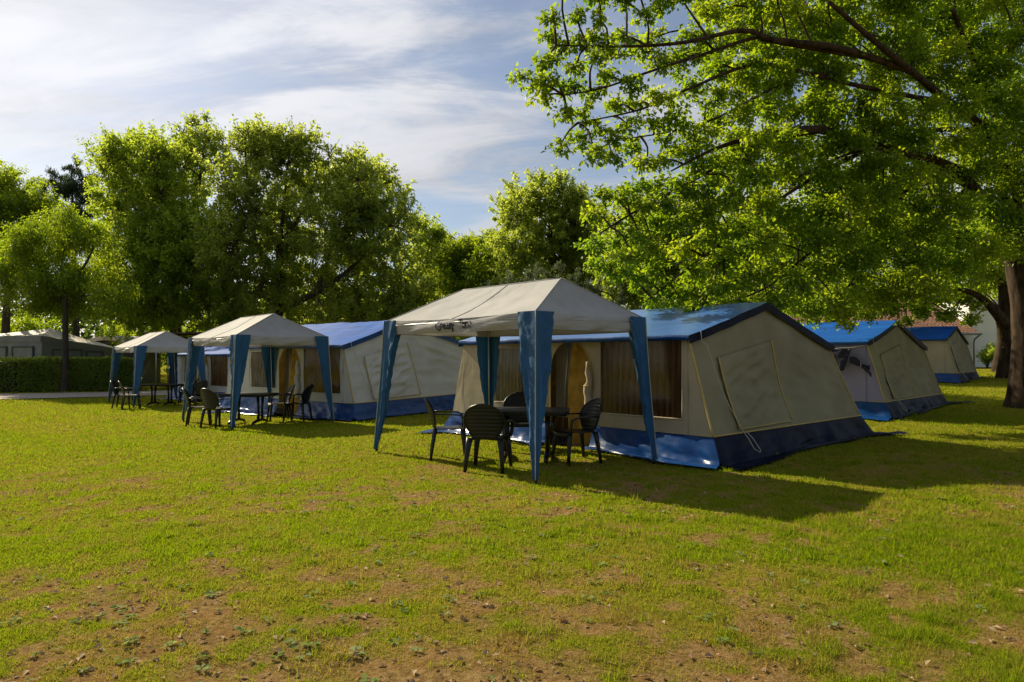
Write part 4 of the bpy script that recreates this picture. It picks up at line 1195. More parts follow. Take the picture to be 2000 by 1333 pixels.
def build_house():
    zg = .7
    root = empty('house', (27.8, 43, zg))
    tag(root, 'white house with a low terracotta tiled roof beyond the right tents', 'house')

    def P(x, y, z):
        return (x - 27.8, y - 43, z - zg)
    MB().box(P(27.9, 43, .3), P(36, 52, 6.6)).build('wall', M['white_wall'], root)
    MB().box(P(15.5, 42.7, .3), P(27.88, 48, 2.78)).build('wall', M['white_wall'], root)
    e0, e1, r1 = Vector(P(15.2, 41.9, 2.86)), Vector(P(27.86, 41.9, 2.86)), Vector(P(27.86, 47.4, 5.3))
    r0 = Vector(P(15.2, 47.4, 5.3))
    ncol, nrow = 56, 17

    def fn(s, t):
        p = e0.lerp(e1, s).lerp(r0.lerp(r1, s), t)
        c = (s * ncol) % 1
        rw = (t * nrow) % 1
        p.z += .055 * abs(math.sin(math.pi * c)) + .035 * (1 - rw) + .012 * fbm(int(s * ncol) * 1.7, int(t * nrow) * 2.3, 1)
        return p
    rf = MB().grid(fn, ncol * 6, nrow * 3).build('roof', M['roof_tile'], root)
    MB().box(P(27.7, 42.9, 6.6), P(36.2, 52.2, 6.9)).build('roof', M['roof_tile'], root)
    MB().tube([e0 + Vector((0, -.06, -.02)), e1 + Vector((.02, -.06, -.04))], .065, 8).build('gutter', M['zinc'], root, True)
    MB().tube([e1 + Vector((-.05, -.06, -.06)), e1 + Vector((-.02, .55, -.35)), e1 + Vector((-.02, .62, -.6)), e1 + Vector((-.02, .62, -2.3))], .05, 8).build('downpipe', M['zinc'], root, True)
    for x in (18.5, 21.5, 24.3, 26.6):
        w = MB().box(P(x - .45, 42.62, 1.25), P(x + .45, 42.69, 2.35)).build('window', M['zinc'], root)
        MB().box(P(x - .39, 42.59, 1.31), P(x + .39, 42.615, 2.29)).build('pane', M['dark_glass'], w)
    for x in (30.5, 33.0):
        w = MB().box(P(x - .5, 42.92, 3.8), P(x + .5, 42.99, 5.2)).build('window', M['zinc'], root)
        MB().box(P(x - .44, 42.89, 3.86), P(x + .44, 42.915, 5.14)).build('pane', M['dark_glass'], w)
    for x in (33.6,):
        w = MB().box(P(x - .5, 42.92, .9), P(x + .5, 42.99, 2.9)).build('door', M['shed_wood'], root)


build_house()


def build_awning():
    k = 1.1
    K, R, B, L = [Vector((x * k, y * k, 0)) for x, y in ((-22.4, 33.6), (-20.5, 37.2), (-24.8, 39.2), (-26.8, 35.6))]
    H_ = [2.55, 1.86, 2.0, 2.6]
    ap = Vector((-23.7 * k, 36.2 * k, 3.05))
    g0 = -.25
    root = empty('caravan_awning', (K.x, K.y, g0))
    tag(root, 'grey awning house with pale sagging roof behind the hedge, far left', 'awning')
    o = Vector((K.x, K.y, g0))

    def wall(a, ha, b, hb, wins, mat, nm):
        def W(s, z, off=0):
            n = (b - a).cross(Vector((0, 0, 1))).normalized()
            p = a.lerp(b, s)
            return Vector((p.x, p.y, z)) + n * off - o
        mb = MB().grid(lambda s, t: W(s, lerp(g0, lerp(ha, hb, s), t), .02 * fbm(s * 4, t * 3, ha)), 16, 8)
        w_ = mb.build('side_wall', mat, root, True)
        mb = MB()
        # scalloped fascia under the roof edge
        MB().grid(lambda s, t: W(s, lerp(ha, hb, s) - .30 * t, .05 + .02 * math.sin(s * 20)), 20, 2).build('fascia', M['awning_grey'], root, True)
        for s0, s1, z0, z1 in wins:
            fr = MB()
            for (sa, za), (sb, zb) in (((s0, z0), (s1, z0)), ((s1, z0), (s1, z1)), ((s1, z1), (s0, z1)), ((s0, z1), (s0, z0))):
                fr.tube([W(sa, za, .06), W(sb, zb, .06)], .045, 6)
            f = fr.build('window', M['awning_dark'], root)
            MB().grid(lambda s, t: W(lerp(s0, s1, s), lerp(z0, z1, t), .05), 2, 2).build('pane', M['awning_grey'], f)
    wall(L, H_[3], K, H_[0], [(.25, .45, .9, 2.0), (.55, .88, .9, 2.0)], M['awning_grey'], 'l')
    wall(K, H_[0], R, H_[1], [(.12, .46, .8, 1.85), (.52, .72, .8, 1.75)], M['awning_grey'], 'r')
    wall(R, H_[1], B, H_[2], [], M['awning_grey'], 'b')
    pts = [Vector((p.x, p.y, h)) for p, h in zip((K, R, B, L), H_)]
    c = ap
    mb = MB()
    for i in range(4):
        a, b = pts[i], pts[(i + 1) % 4]
        mb.grid(lambda s, t: (a.lerp(b, s).lerp(c, t) + Vector((0, 0, .02 - .12 * math.sin(math.pi * t) * math.sin(math.pi * s) + .03 * fbm(s * 5, t * 3, i)))) - o, 14, 8)
    mb.build('roof', M['awning_roof'], root, True)

    # darker awning beside it
    r2 = empty('dark_awning', (-26.0, 43.2, -.2))
    tag(r2, 'charcoal awning with steep dark roof between the grey awning and the far gazebo', 'awning')
    v = [(-.2, 0, 0), (3.0, .4, 0), (3.0, 3, 0), (-.2, 3, 0), (-.2, 0, 2.35), (3.0, .4, 2.15), (3.0, 3, 2.3), (-.2, 3, 2.5)]
    mesh_obj('side_wall', v, [(0, 1, 5, 4), (1, 2, 6, 5), (2, 3, 7, 6), (3, 0, 4, 7)], M['awning_dark'], r2)
    MB().grid(lambda s, t: Vector((lerp(-.5, 3.3, s), lerp(-.3, 3.2, t), 2.36 + .55 * s * (1 - s) * 4 * .9 + .5 * s - .75 * s * s + .1 * t + .03 * fbm(s * 6, t * 4, 3))), 18, 10).build('roof', M['awning_dark'], r2, True)
    MB().grid(lambda s, t: Vector((lerp(-.5, 3.3, s), -.31, 2.36 + .55 * s * (1 - s) * 4 * .9 + .5 * s - .75 * s * s - .25 * t)), 18, 2).build('fascia', M['awning_roof'], r2, True)

    r3 = empty('open_shelter', (-15.9, 36.5, -.1))
    tag(r3, 'dark open shelter with thin pale posts behind the farthest gazebo', 'shelter')
    for x, y in ((-2.0, -1.0), (-1.4, -1.0), (2.0, -1.0), (-2.0, 1.5), (2.0, 1.5)):
        MB().tube([(x, y, -.1), (x, y, 2.72)], .03, 8).build('post', M['steel'], r3, True)
    for k_ in range(7):
        MB().box((-2.4 + k_ * .69, -1.3, 2.72 + .02 * (k_ % 2)), (-2.4 + k_ * .69 + .685, 1.8, 2.79 + .02 * (k_ % 2))).build('roof_board', M['shed_wood'], r3)
    MB().box((-2.2, 1.55, 0), (2.2, 1.62, 2.65)).build('rear_wall', M['shed_wood'], r3)


build_awning()

# ------------------------------------------------------------------ leaves


def leaves_arrays(C, D, Nn, Ln, Wd, fold=.18):
    """C base points, D unit direction, Nn rough normal, Ln, Wd per leaf -> verts, tris"""
    Sd = np.cross(D, Nn)
    Sd /= np.linalg.norm(Sd, axis=1)[:, None] + 1e-9
    Nn = np.cross(Sd, D)
    L = Ln[:, None]
    W = Wd[:, None] * .5
    mid = C + D * L * .42
    V = np.empty((len(C), 4, 3))
    V[:, 0] = C
    V[:, 1] = mid + Sd * W + Nn * W * fold * 2
    V[:, 2] = C + D * L - Nn * L * .10
    V[:, 3] = mid - Sd * W + Nn * W * fold * 2
    b = (np.arange(len(C)) * 4)[:, None]
    T = np.concatenate([b + np.array([[0, 1, 2]]), b + np.array([[0, 2, 3]])], 0)
    return V.reshape(-1, 3), T


def unit(a):
    return a / (np.linalg.norm(a, axis=1)[:, None] + 1e-9)


def crown_leaves(centres, n, ln, wr, flat=1.0, droop=.4, twigs=12, spread=.10, inward=.3, updown=1.0, spiky=.0):
    """centres: (k,4) x y z r. returns V,T,tint, twig segments"""
    k = len(centres)
    w = centres[:, 3] ** 2
    cnt = np.maximum((n * w / w.sum()).astype(int), 20)
    TS, TE, LC, LD, tint = [], [], [], [], []
    for i in range(k):
        c, r = centres[i, :3], centres[i, 3]
        d = unit(rng.normal(size=(twigs, 3)))
        rad = rng.uniform(.45, 1.12, (twigs, 1)) ** .7
        if spiky:
            up = rng.uniform(0, 1, twigs) < spiky
            d[up, 2] = np.abs(d[up, 2]) + .7
            d = unit(d)
            rad[up] *= 1.45
        e = c + d * rad * r * np.array([1, 1, flat])
        s = c + d * r * .15 + rng.normal(size=(twigs, 3)) * r * .12
        TS.append(s)
        TE.append(e)
        m = cnt[i]
        q = rng.integers(0, twigs, m)
        u = rng.uniform(inward, 1.06, m)[:, None]
        p = s[q] * (1 - u) + e[q] * u + rng.normal(size=(m, 3)) * spread * r
        LC.append(p)
        LD.append(unit(e[q] - s[q]))
        ct = rng.normal(0, .16)
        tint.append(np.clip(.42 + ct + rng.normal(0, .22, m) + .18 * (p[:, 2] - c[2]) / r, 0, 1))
    P = np.concatenate(LC)
    Dt = np.concatenate(LD)
    t = np.concatenate(tint)
    m = len(P)
    D = unit(Dt * .6 + rng.normal(size=(m, 3)) * .7 + np.array([0, 0, -droop]))
    Nn = unit(np.array([0, 0, 1.0]) * updown + rng.normal(size=(m, 3)) * .65)
    L = ln * rng.uniform(.6, 1.25, m)
    V, T = leaves_arrays(P, D, Nn, L, L * wr)
    return V, T, np.repeat(t, 4), np.concatenate(TS), np.concatenate(TE)


def smooth_line(pts, n):
    out = []
    m = len(pts)
    for k in range(n + 1):
        f = k / n * (m - 1)
        i = min(int(f), m - 2)
        t = f - i
        p0, p1, p2, p3 = [np.array(pts[j]) for j in (max(i - 1, 0), i, i + 1, min(i + 2, m - 1))]
        q = .5 * ((2 * p1) + (p2 - p0) * t + (2 * p0 - 5 * p1 + 4 * p2 - p3) * t * t + (3 * p1 - p0 - 3 * p2 + p3) * t ** 3)
        out.append(q)
    return out


def bark_tube(pts4, n_seg, n_side, rough):
    P = smooth_line(pts4, n_seg)
    mb = MB().tube([p[:3] for p in P], [max(p[3], .004) for p in P], n_side)
    if rough:
        for i, v in enumerate(mb.v):
            k = min(i // n_side, len(P) - 1)
            c = Vector(P[k][:3])
            d = v - c
            if d.length > 1e-6:
                a = math.atan2(d.y, d.x)
                mb.v[i] = c + d * (1 + rough * (fbm(math.cos(a) * 1.6 + c.x, math.sin(a) * 1.6 + c.y, c.z * .9, 1.0, 3) + .35 * math.sin(a * 5 + c.z * .7)))
    return mb


def make_tree(name, label, data, leaf, n, ln, wr=.62, bark='bark_dark', group=None, flat=.8, droop=.4, twigs=10, spread=.1,
              branch_r=.035, twig_r=.010, seg=18, side=10, rough=.10, inward=.3, updown=1.0, limb_seg=14, rs=1.0, fill=0, spiky=0.0):
    tr = [tuple(p) for p in data['trunk']]
    bx, by = tr[0][0], tr[0][1]
    zg = gz(bx, by)
    base = (bx, by, zg)
    root = empty(name, base)
    tag(root, label, 'tree', group)
    off = np.array(base)
    r0 = tr[0][3]
    tr2 = [(bx, by, zg - .15, r0 * 1.55), (bx, by, zg + .12, r0 * 1.28), (bx + .0, by, zg + .5, r0 * 1.06)] + [p for p in tr if p[2] > zg + .9]
    loc = lambda pts: [(p[0] - base[0], p[1] - base[1], p[2] - base[2], p[3]) for p in pts]
    bark_tube(loc(tr2), seg, side, rough).build('trunk', M[bark], root, True)
    nodes = []
    for p in smooth_line(tr2, 24)[8:]:
        nodes.append((p[:3], 0.0))
    for lb in data['limbs']:
        bark_tube(loc(lb), limb_seg, max(6, side - 3), rough * .7).build('limb', M[bark], root, True)
        sl = smooth_line(lb, 20)
        for i, p in enumerate(sl):
            nodes.append((p[:3], .3 + .04 * i))
    C = np.array(data['clumps'])
    if fill:
        # further clumps between neighbouring ones, so that the crown closes
        ex = []
        for i in range(len(C)):
            dd = np.linalg.norm(C[:, :3] - C[i, :3], axis=1)
            for j in np.argsort(dd)[1:1 + fill]:
                q = C[i] * .55 + C[j] * .45
                q[:3] += rng.normal(0, .25, 3) * q[3]
                q[3] *= .85
                ex.append(q)
        C = np.vstack([C, ex])
    C[:, 3] *= np.where(C[:, 3] < .72 * np.median(C[:, 3]), 1 + (rs - 1) * .25, rs)
    fork = np.array(tr[-1][:3])
    order = np.argsort(np.linalg.norm(C[:, :3] - fork, axis=1))
    NP = np.array([q[0] for q in nodes])
    NC = np.array([q[1] for q in nodes])
    mb = MB()
    for i in order:
        c = C[i, :3]
        dist = np.linalg.norm(NP - c, axis=1)
        j = int(np.argmin(dist + NC * .35 * 2))
        a = NP[j]
        d = dist[j]
        if d > .15:
            midp = (a + c) / 2 + np.array([rng.normal() * .08 * d, rng.normal() * .08 * d, .10 * d])
            rr = min(branch_r, .012 + .010 * d + branch_r * .3)
            pts = smooth_line([tuple(a) + (rr,), tuple(midp) + (rr * .75,), tuple(c) + (rr * .45,)], 6)
            mb.tube([p[:3] - off for p in pts], [p[3] for p in pts], 5, cap=False)
            NP = np.vstack([NP, [p[:3] for p in pts[2:]]])
            NC = np.concatenate([NC, np.full(len(pts) - 2, NC[j] + d * .3 + .3)])
    V, T, tint, TS, TE = crown_leaves(C, n, ln, wr, flat, droop, twigs, spread, inward, updown, spiky)
    for s, e in zip(TS - off, TE - off):
        m_ = (s + e) / 2 + rng.normal(size=3) * .06 * np.linalg.norm(e - s)
        mb.tube([s, m_, e], [twig_r, twig_r * .7, twig_r * .35], 3, cap=False)
    o = mb.build('twig', M[bark], root, True)
    o['kind'] = 'stuff'
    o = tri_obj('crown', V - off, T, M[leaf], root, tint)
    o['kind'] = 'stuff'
    return root


QL = 1.0
make_tree('mulberry_tree', 'big spreading tree whose branches overhang the tents from the right edge', TREE['N1'], 'leaf_near', int(250000 * QL), .088, .64,
          bark='bark', flat=.6, droop=.35, twigs=15, spread=.15, branch_r=.022, twig_r=.005, seg=40, side=20, rough=.10, inward=.15, updown=1.1, limb_seg=26)
make_tree('mulberry_tree', 'leaning tree with pale trunk, next behind the big tree at the right edge', TREE['N2'], 'leaf_mid', int(26000 * QL), .14, .62,
          bark='bark', flat=.6, droop=.3, twigs=12, spread=.14, branch_r=.05, seg=24, side=14)
make_tree('mulberry_tree', 'third tree at the right edge, standing nearest the white house wall', TREE['N3'], 'leaf_mid', int(14000 * QL), .17, .62,
          bark='bark', flat=.7, twigs=12, spread=.15, branch_r=.05)
BG = 'trees standing behind the tents'
make_tree('young_tree', 'small bright green tree with slim dark trunk in front of the grey awning', TREE['A'], 'leaf_yellow', int(44000 * QL), .15, .42, group=BG, flat=.6, droop=.9, twigs=16, spread=.12, inward=.4, rs=1.4, fill=1)
make_tree('broad_tree', 'leafy tree at the far left edge of the tree line', TREE['Z'], 'leaf_yellow', int(34000 * QL), .20, .5, group=BG, twigs=24, spread=.06, inward=.5, rs=1.5, fill=2, spiky=.3)
make_tree('weeping_tree', 'dark drooping tree showing above the small bright tree on the left', TREE['W'], 'leaf_birch', int(30000 * QL), .22, .2, group=BG, flat=1.3, droop=2.2, twigs=16, spread=.10, rs=1.2)
make_tree('broad_tree', 'tall tree with pointed twigs against the sky, left half of the big clump', TREE['B1'], 'leaf_mid', int(90000 * QL), .20, .55, group=BG, flat=.95, twigs=30, spread=.055, branch_r=.06, twig_r=.016, inward=.60, rs=1.6, fill=2, spiky=.35)
make_tree('broad_tree', 'widest tree on the left, several limbs fanning out into an open crown', TREE['B2'], 'leaf_soft', int(115000 * QL), .20, .55, group=BG, flat=.95, twigs=30, spread=.055, branch_r=.07, twig_r=.016, inward=.60, rs=1.6, fill=2, spiky=.35)
make_tree('broad_tree', 'lower tree at the right end of the big left clump', TREE['B3'], 'leaf_mid', int(30000 * QL), .2, .55, group=BG, twigs=26, spread=.06, inward=.5, rs=1.5, fill=2, spiky=.3)
make_tree('broad_tree', 'rounded tree rising behind the peak of the large gazebo', TREE['C'], 'leaf_soft', int(60000 * QL), .16, .5, group=BG, flat=.95, twigs=30, spread=.055, branch_r=.05, inward=.60, rs=1.5, fill=2, spiky=.35)
make_tree('broad_tree', 'low yellowish tree in the dip of the tree line left of the large gazebo', TREE['D'], 'leaf_yellow', int(44000 * QL), .18, .5, group=BG, twigs=26, spread=.06, inward=.5, rs=1.6, fill=2, spiky=.3)
make_tree('olive_tree', 'grey green olive just above the roof of the large gazebo', TREE['O'], 'leaf_olive', int(26000 * QL), .10, .22, group=BG, flat=1.25, droop=-.7, twigs=20, spread=.07, branch_r=.03, inward=.3, rs=1.15)
make_tree('broad_tree', 'dense dark tree directly behind the nearest ridge tent', TREE['E'], 'leaf_mid', int(50000 * QL), .13, .58, group=BG, twigs=14, spread=.13, rs=1.5, fill=2, spiky=.3)
make_tree('broad_tree', 'dark tree behind the lilac tent, seen under the overhanging branches', TREE['F'], 'leaf_mid', int(60000 * QL), .17, .58, group=BG, twigs=14, spread=.14, rs=1.4, fill=1)


def make_bush(label, x, y, r, h, leaf, n, ln):
    z = gz(x, y)
    root = empty('bush', (x, y, z))
    tag(root, label, 'bush')
    k = 9
    a = rng.uniform(0, 6.28, k)
    rr = rng.uniform(0, .7, k) * r
    C = np.stack([rr * np.cos(a), rr * np.sin(a), h * rng.uniform(.3, .72, k), np.full(k, r * .5)], 1)
    V, T, t, TS, TE = crown_leaves(C, n, ln, .5, 1.0, -.1, 12, .14, .2)
    V[:, 2] = np.maximum(V[:, 2], .02)
    o = tri_obj('foliage', V, T, M[leaf], root, t)
    o['kind'] = 'stuff'
    mb = MB()
    for c in C:
        mb.tube([(0, 0, -.05), (c[0] * .5, c[1] * .5, c[2] * .6), c[:3]], [.03, .022, .012], 5)
    o = mb.build('stem', M['bark_dark'], root, True)
    o['kind'] = 'stuff'


make_bush('sunlit green bush seen between the trunks behind the middle gazebo', -21.4, 47, 2.6, 4.2, 'leaf_yellow', 9000, .2)
make_bush('sunlit bush above the grey awning at the far left', -32.0, 46, 3.2, 4.6, 'leaf_yellow', 11000, .2)
make_bush('bush lit by the sun beyond the small bright tree', -27.0, 50, 3.0, 4.4, 'leaf_yellow', 9000, .2)
make_bush('small shrub growing against the white house wall', 27.6, 41.0, .75, 1.7, 'leaf_mid', 3500, .10)
make_bush('green bush behind the pale grey tent', -6.5, 40, 3.0, 3.6, 'leaf_mid', 12000, .17)
make_bush('green bush behind the large gazebo, under the yellowish tree', -1.0, 36, 2.8, 3.4, 'leaf_yellow', 12000, .16)


def build_far_wood():
    n = 30000
    x = rng.uniform(-75, 80, n)
    y = rng.uniform(56, 70, n)
    hgt = 4.5 + 4.5 * vfbm(x, y * .2, .11, 3, 71)
    z = hgt * rng.uniform(0, 1, n) ** .7 + terrain(x, y)
    P = np.stack([x, y, z], 1)
    D = unit(rng.normal(size=(n, 3)))
    Nn = unit(rng.normal(size=(n, 3)) + np.array([0, 0, .8]))
    L = rng.uniform(.45, .95, n)
    V, T = leaves_arrays(P, D, Nn, L, L * .6)
    tint = np.clip(vfbm(x, z * 2, .5, 3, 9) * 1.1 - .1 + rng.normal(0, .12, n), 0, 1)
    o = tri_obj('far_wood', V, T, M['leaf_dark'], None, np.repeat(tint, 4))
    tag(o, 'far wood closing the view behind the trees', 'woodland', kind='stuff')


build_far_wood()


def build_hedge():
    C = [(-64, 25.2), (-42, 29.0), (-23.6, 33.9), (-18.9, 35.9)]
    root = empty('hedge', (-23.6, 33.9, gz(-23.6, 33.9)))
    tag(root, 'clipped dark green hedge along the pale path on the left', 'hedge')
    off = np.array(root.location)
    segs = []
    for (a, b) in zip(C[:-1], C[1:]):
        segs.append((np.array(a), np.array(b)))
    n = 52000
    ln = np.array([np.linalg.norm(b - a) for a, b in segs])
    pr = ln * np.array([.25, .6, 1.5])
    pr /= pr.sum()
    idx = rng.choice(3, n, p=pr)
    A = np.array([s[0] for s in segs])[idx]
    B = np.array([s[1] for s in segs])[idx]
    u = rng.uniform(0, 1, (n, 1))
    p = A + (B - A) * u
    d = unit(B - A)
    nrm = np.stack([-d[:, 1], d[:, 0]], 1)
    Hh, Wd = 1.52, .62
    side = rng.uniform(0, 1, n)
    lat = np.where(side < .55, -Wd, np.where(side < .65, Wd, rng.uniform(-Wd, Wd, n)))
    z = np.where(side < .65, rng.uniform(0.02, 1, n) * Hh, Hh)
    bul = (vfbm(p[:, 0] * 1.0 + 50, z + p[:, 1], 1.6, 3, 14) - .5) * .30
    lat = lat - np.where(side < .55, bul, 0) + rng.normal(0, .05, n)
    z = z + np.where(side >= .65, bul * .6, 0) + rng.normal(0, .04, n)
    x, y = p[:, 0] + nrm[:, 0] * lat, p[:, 1] + nrm[:, 1] * lat
    P = np.stack([x, y, np.maximum(z, .02) + terrain(p[:, 0], p[:, 1])], 1)
    D = unit(rng.normal(size=(n, 3)) + np.stack([-nrm[:, 0] * .4, -nrm[:, 1] * .4, np.full(n, .5)], 1))
    Nn = unit(rng.normal(size=(n, 3)) * .7 + np.stack([-nrm[:, 0], -nrm[:, 1], np.full(n, .6)], 1))
    L = rng.uniform(.07, .14, n)
    V, T = leaves_arrays(P, D, Nn, L, L * .6)
    tint = np.clip(.35 + (vfbm(x * 1.0, z * 2 + y, 1.1, 3, 4) - .5) * 1.3 + rng.normal(0, .15, n), 0, 1)
    o = tri_obj('foliage', V - off, T, M['leaf_soft'], root, np.repeat(tint, 4))
    o['kind'] = 'stuff'
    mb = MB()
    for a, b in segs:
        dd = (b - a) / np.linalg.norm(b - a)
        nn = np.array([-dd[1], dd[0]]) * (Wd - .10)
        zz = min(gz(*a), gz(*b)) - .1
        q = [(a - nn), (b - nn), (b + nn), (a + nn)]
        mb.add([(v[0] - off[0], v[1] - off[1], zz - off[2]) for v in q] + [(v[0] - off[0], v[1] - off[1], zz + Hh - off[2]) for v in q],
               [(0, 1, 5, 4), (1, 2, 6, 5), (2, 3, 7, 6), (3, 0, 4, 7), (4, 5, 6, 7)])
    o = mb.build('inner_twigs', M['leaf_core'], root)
    o['kind'] = 'stuff'


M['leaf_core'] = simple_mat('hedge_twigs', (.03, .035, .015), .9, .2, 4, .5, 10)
build_hedge()

# ------------------------------------------------------------------ grass and ground cover


def outside_tents(x, y):
    ok = np.ones(len(x), bool)
    for t in TENTS:
        c, s = math.cos(t['a']), math.sin(t['a'])
        dx, dy = x - t['loc'][0], y - t['loc'][1]
        lx, ly = c * dx - s * dy, s * dx + c * dy
        ok &= ~((lx < .45) & (lx > -5.3) & (ly > -.1) & (ly < 5.2))
    # path
    for a, b in zip(PATH[:-1], PATH[1:]):
        a, b = np.array(a), np.array(b)
        d = b - a
        u = np.clip(((x - a[0]) * d[0] + (y - a[1]) * d[1]) / (d @ d), 0, 1)
        ok &= np.hypot(x - a[0] - d[0] * u, y - a[1] - d[1] * u) > 2.15
    return ok


def build_grass():
    Vs, Ts, tn, base = [], [], [], 0
    for y0, y1, n, ln, w in ((2.5, 4.2, 210000, .034, .0028), (4.2, 6.5, 200000, .036, .0040), (6.5, 10, 150000, .036, .0065), (10, 16, 120000, .040, .011), (16, 26, 80000, .046, .02), (26, 38, 30000, .06, .04)):
        y = np.sqrt(rng.uniform(y0 ** 2, y1 ** 2, n))
        x = rng.uniform(-1, 1, n) * (.80 * y + .4)
        dry = dryness(x, y)
        tuft = vfbm(x, y, 5.0, 2, 88)
        up = rng.uniform(0, 1, n) < np.clip(1.2 - 1.35 * dry + (tuft - .5) * .8, .04, 1)
        keep = (up | (rng.uniform(0, 1, n) < .95)) & outside_tents(x, y)
        x, y, dry, tuft, up = x[keep], y[keep], dry[keep], tuft[keep], up[keep]
        m = len(x)
        z = terrain(x, y)
        z = z + np.where((y < 18) & (np.abs(x) < 12), (vfbm(x, y, 3.0, 3, 61) - .5) * .035, 0) - .004
        lush = npstep((x - .5) / 3.5) * npstep((9 - y) / 4)
        L = ln * rng.uniform(.45, 1.25, m) * (1 - .45 * dry) * (1 + 1.0 * npstep((tuft - .62) / .2)) * (1 + .35 * lush)
        a = rng.uniform(0, 2 * math.pi, m)
        lean = np.where(up, np.clip(np.abs(rng.normal(.85, .38, m)), 0, 1.4), rng.uniform(1.12, 1.5, m))
        dx, dy = np.cos(a), np.sin(a)
        ww = w * rng.uniform(.6, 1.3, m)
        b = rng.uniform(0, 2 * math.pi, m)
        sx, sy = np.cos(b) * ww, np.sin(b) * ww
        V = np.empty((m, 3, 3))
        V[:, 0] = np.stack([x - sx, y - sy, z], 1)
        V[:, 1] = np.stack([x + sx, y + sy, z], 1)
        V[:, 2] = np.stack([x + dx * L * np.sin(lean), y + dy * L * np.sin(lean), z + L * np.cos(lean)], 1)
        straw = vfbm(x, y, 1.1, 3, 44)
        clump = vfbm(x, y, 7.0, 3, 52)
        t = np.clip(.85 * dry - .12 + (straw - .48) * 1.3 + (clump - .5) * 1.1 + rng.normal(0, .20, m) + .10 + .10 * npstep((7 - y) / 3) - .22 * lush + np.where(up, 0, rng.uniform(.25, .7, m)), 0, 1)
        Vs.append(V.reshape(-1, 3))
        Ts.append(np.arange(3 * m).reshape(-1, 3) + base)
        base += 3 * m
        tn.append(np.repeat(t, 3))
    # longer tufts the mower missed
    k = 620
    ty = np.sqrt(rng.uniform(3.0 ** 2, 13 ** 2, k))
    tx = rng.uniform(-.8, .8, k) * ty
    tx = np.where(rng.uniform(0, 1, k) < .35, np.abs(tx), tx)
    nb = 22
    x = np.repeat(tx, nb) + rng.normal(0, .028, k * nb)
    y = np.repeat(ty, nb) + rng.normal(0, .028, k * nb)
    ok = outside_tents(x, y)
    x, y = x[ok], y[ok]
    m = len(x)
    z = terrain(x, y) + (vfbm(x, y, 3.0, 3, 61) - .5) * .035 - .004
    hl = np.repeat(rng.uniform(.035, .085, k), nb)[ok] * rng.uniform(.5, 1.2, m)
    a = rng.uniform(0, 2 * math.pi, m)
    lean = np.abs(rng.normal(.45, .3, m))
    b = rng.uniform(0, 2 * math.pi, m)
    ww = .0024 + .0004 * y
    V = np.empty((m, 3, 3))
    V[:, 0] = np.stack([x - np.cos(b) * ww, y - np.sin(b) * ww, z], 1)
    V[:, 1] = np.stack([x + np.cos(b) * ww, y + np.sin(b) * ww, z], 1)
    V[:, 2] = np.stack([x + np.cos(a) * hl * np.sin(lean), y + np.sin(a) * hl * np.sin(lean), z + hl * np.cos(lean)], 1)
    Vs.append(V.reshape(-1, 3))
    Ts.append(np.arange(3 * m).reshape(-1, 3) + base)
    tt = np.repeat(rng.uniform(0, .55, k), nb)[ok]
    tn.append(np.repeat(np.clip(tt + rng.normal(0, .12, m), 0, 1), 3))
    o = tri_obj('grass', np.concatenate(Vs), np.concatenate(Ts), M['grass'], None, np.concatenate(tn))
    tag(o, 'mown lawn grass, patchy and dry in front', 'grass', kind='stuff')


build_grass()


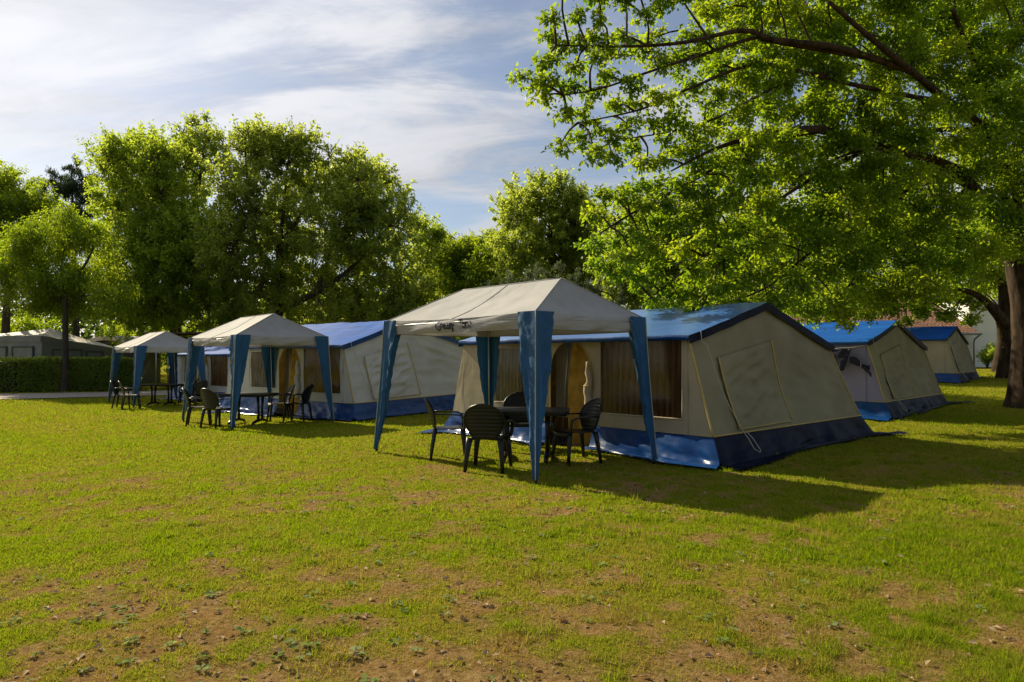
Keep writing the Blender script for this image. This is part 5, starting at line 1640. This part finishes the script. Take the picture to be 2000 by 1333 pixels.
def scatter_bits():
    # fallen leaves
    n = 14000
    y = np.sqrt(rng.uniform(2.6 ** 2, 12 ** 2, n))
    x = rng.uniform(-1, 1, n) * (.8 * y)
    d = dryness(x, y)
    k = rng.uniform(0, 1, n) < np.clip(d * 1.3 - .15, .02, 1)
    x, y = x[k], y[k]
    m = len(x)
    z = terrain(x, y) + np.where((y < 18), (vfbm(x, y, 3.0, 3, 61) - .5) * .035, 0) + .006
    a = rng.uniform(0, 6.28, m)
    D = unit(np.stack([np.cos(a), np.sin(a), rng.normal(.05, .25, m)], 1))
    Nn = unit(np.stack([rng.normal(0, .4, m), rng.normal(0, .4, m), np.ones(m)], 1))
    L = rng.uniform(.018, .055, m)
    V, T = leaves_arrays(np.stack([x, y, z], 1), D, Nn, L, L * .55, .35)
    tag(tri_obj('leaf_litter', V, T, M['litter'], None, np.repeat(rng.uniform(0, 1, m), 4)), 'dry brown leaves lying on the lawn', 'leaf litter', kind='stuff')
    # pebbles and crumbs of earth
    n = 1500
    y = np.sqrt(rng.uniform(2.7 ** 2, 5.4 ** 2, n))
    x = rng.uniform(-.75, .42, n) * y
    d = dryness(x, y)
    k = rng.uniform(0, 1, n) < np.clip(d * 1.5 - .25, 0, 1)
    x, y = x[k], y[k]
    m = len(x)
    z = terrain(x, y) + (vfbm(x, y, 3.0, 3, 61) - .5) * .035
    s = rng.gamma(2.0, .0020, m) + .0015
    o8 = np.array([[1, 0, 0], [-1, 0, 0], [0, 1, 0], [0, -1, 0], [0, 0, .7], [0, 0, -.6]])
    V = o8[None] * s[:, None, None] * rng.uniform(.6, 1.4, (m, 6, 1)) * np.array([1, 1, .55])
    V = V + np.stack([x, y, z + .003], 1)[:, None]
    F = np.array([[0, 2, 4], [2, 1, 4], [1, 3, 4], [3, 0, 4], [2, 0, 5], [1, 2, 5], [3, 1, 5], [0, 3, 5]])
    T = (F[None] + (np.arange(m) * 6)[:, None, None]).reshape(-1, 3)
    tag(tri_obj('pebbles', V.reshape(-1, 3), T, M['litter'], None, np.repeat(rng.uniform(.1, 1, m), 6)), 'small pebbles and crumbs of earth in the bare patches', 'pebbles', kind='stuff')
    # broad leaved weeds and clover
    cx, cy = [], []
    for px, py, nn, sp in ((-2.1, 3.7, 12, .35), (-1.65, 3.8, 8, .25), (-1.15, 3.45, 5, .2), (-.9, 3.3, 6, .25), (-2.6, 4.2, 8, .5), (-1.3, 4.4, 8, .5), (-.2, 4.6, 8, .6), (.5, 4.2, 6, .6), (-2.3, 5.6, 8, .7), (1.2, 5.2, 6, .8), (-3.2, 4.1, 10, .4)):
        cx += list(px + rng.normal(0, sp, nn))
        cy += list(py + rng.normal(0, sp, nn))
    cx, cy = np.array(cx), np.array(cy)
    cx = np.concatenate([cx, rng.uniform(-5, 5, 220)])
    cy = np.concatenate([cy, rng.uniform(3.2, 9, 220)])
    P, D, Nn, L, tt = [], [], [], [], []
    for a, b in zip(cx, cy):
        z = gz(a, b) + (float(vfbm(np.array([a]), np.array([b]), 3.0, 3, 61)[0]) - .5) * .035
        sz = rng.uniform(.016, .042)
        ct = rng.uniform(0, .9)
        for q in range(rng.integers(5, 11)):
            th = rng.uniform(0, 6.28)
            P.append((a + math.cos(th) * sz * .25, b + math.sin(th) * sz * .25, z + rng.uniform(.004, .022)))
            D.append((math.cos(th), math.sin(th), rng.uniform(.0, .35)))
            Nn.append((rng.normal() * .3, rng.normal() * .3, 1))
            L.append(sz * rng.uniform(.6, 1.2))
            tt.append(min(1, max(0, ct + rng.normal() * .15)))
    L = np.array(L)
    V, T = leaves_arrays(np.array(P), unit(np.array(D)), unit(np.array(Nn)), L, L * .8, .1)
    tag(tri_obj('weeds', V, T, M['weed'], None, np.repeat(np.array(tt), 4)), 'broad leaved weeds and clover dotted in the lawn', 'weeds', kind='stuff')


scatter_bits()
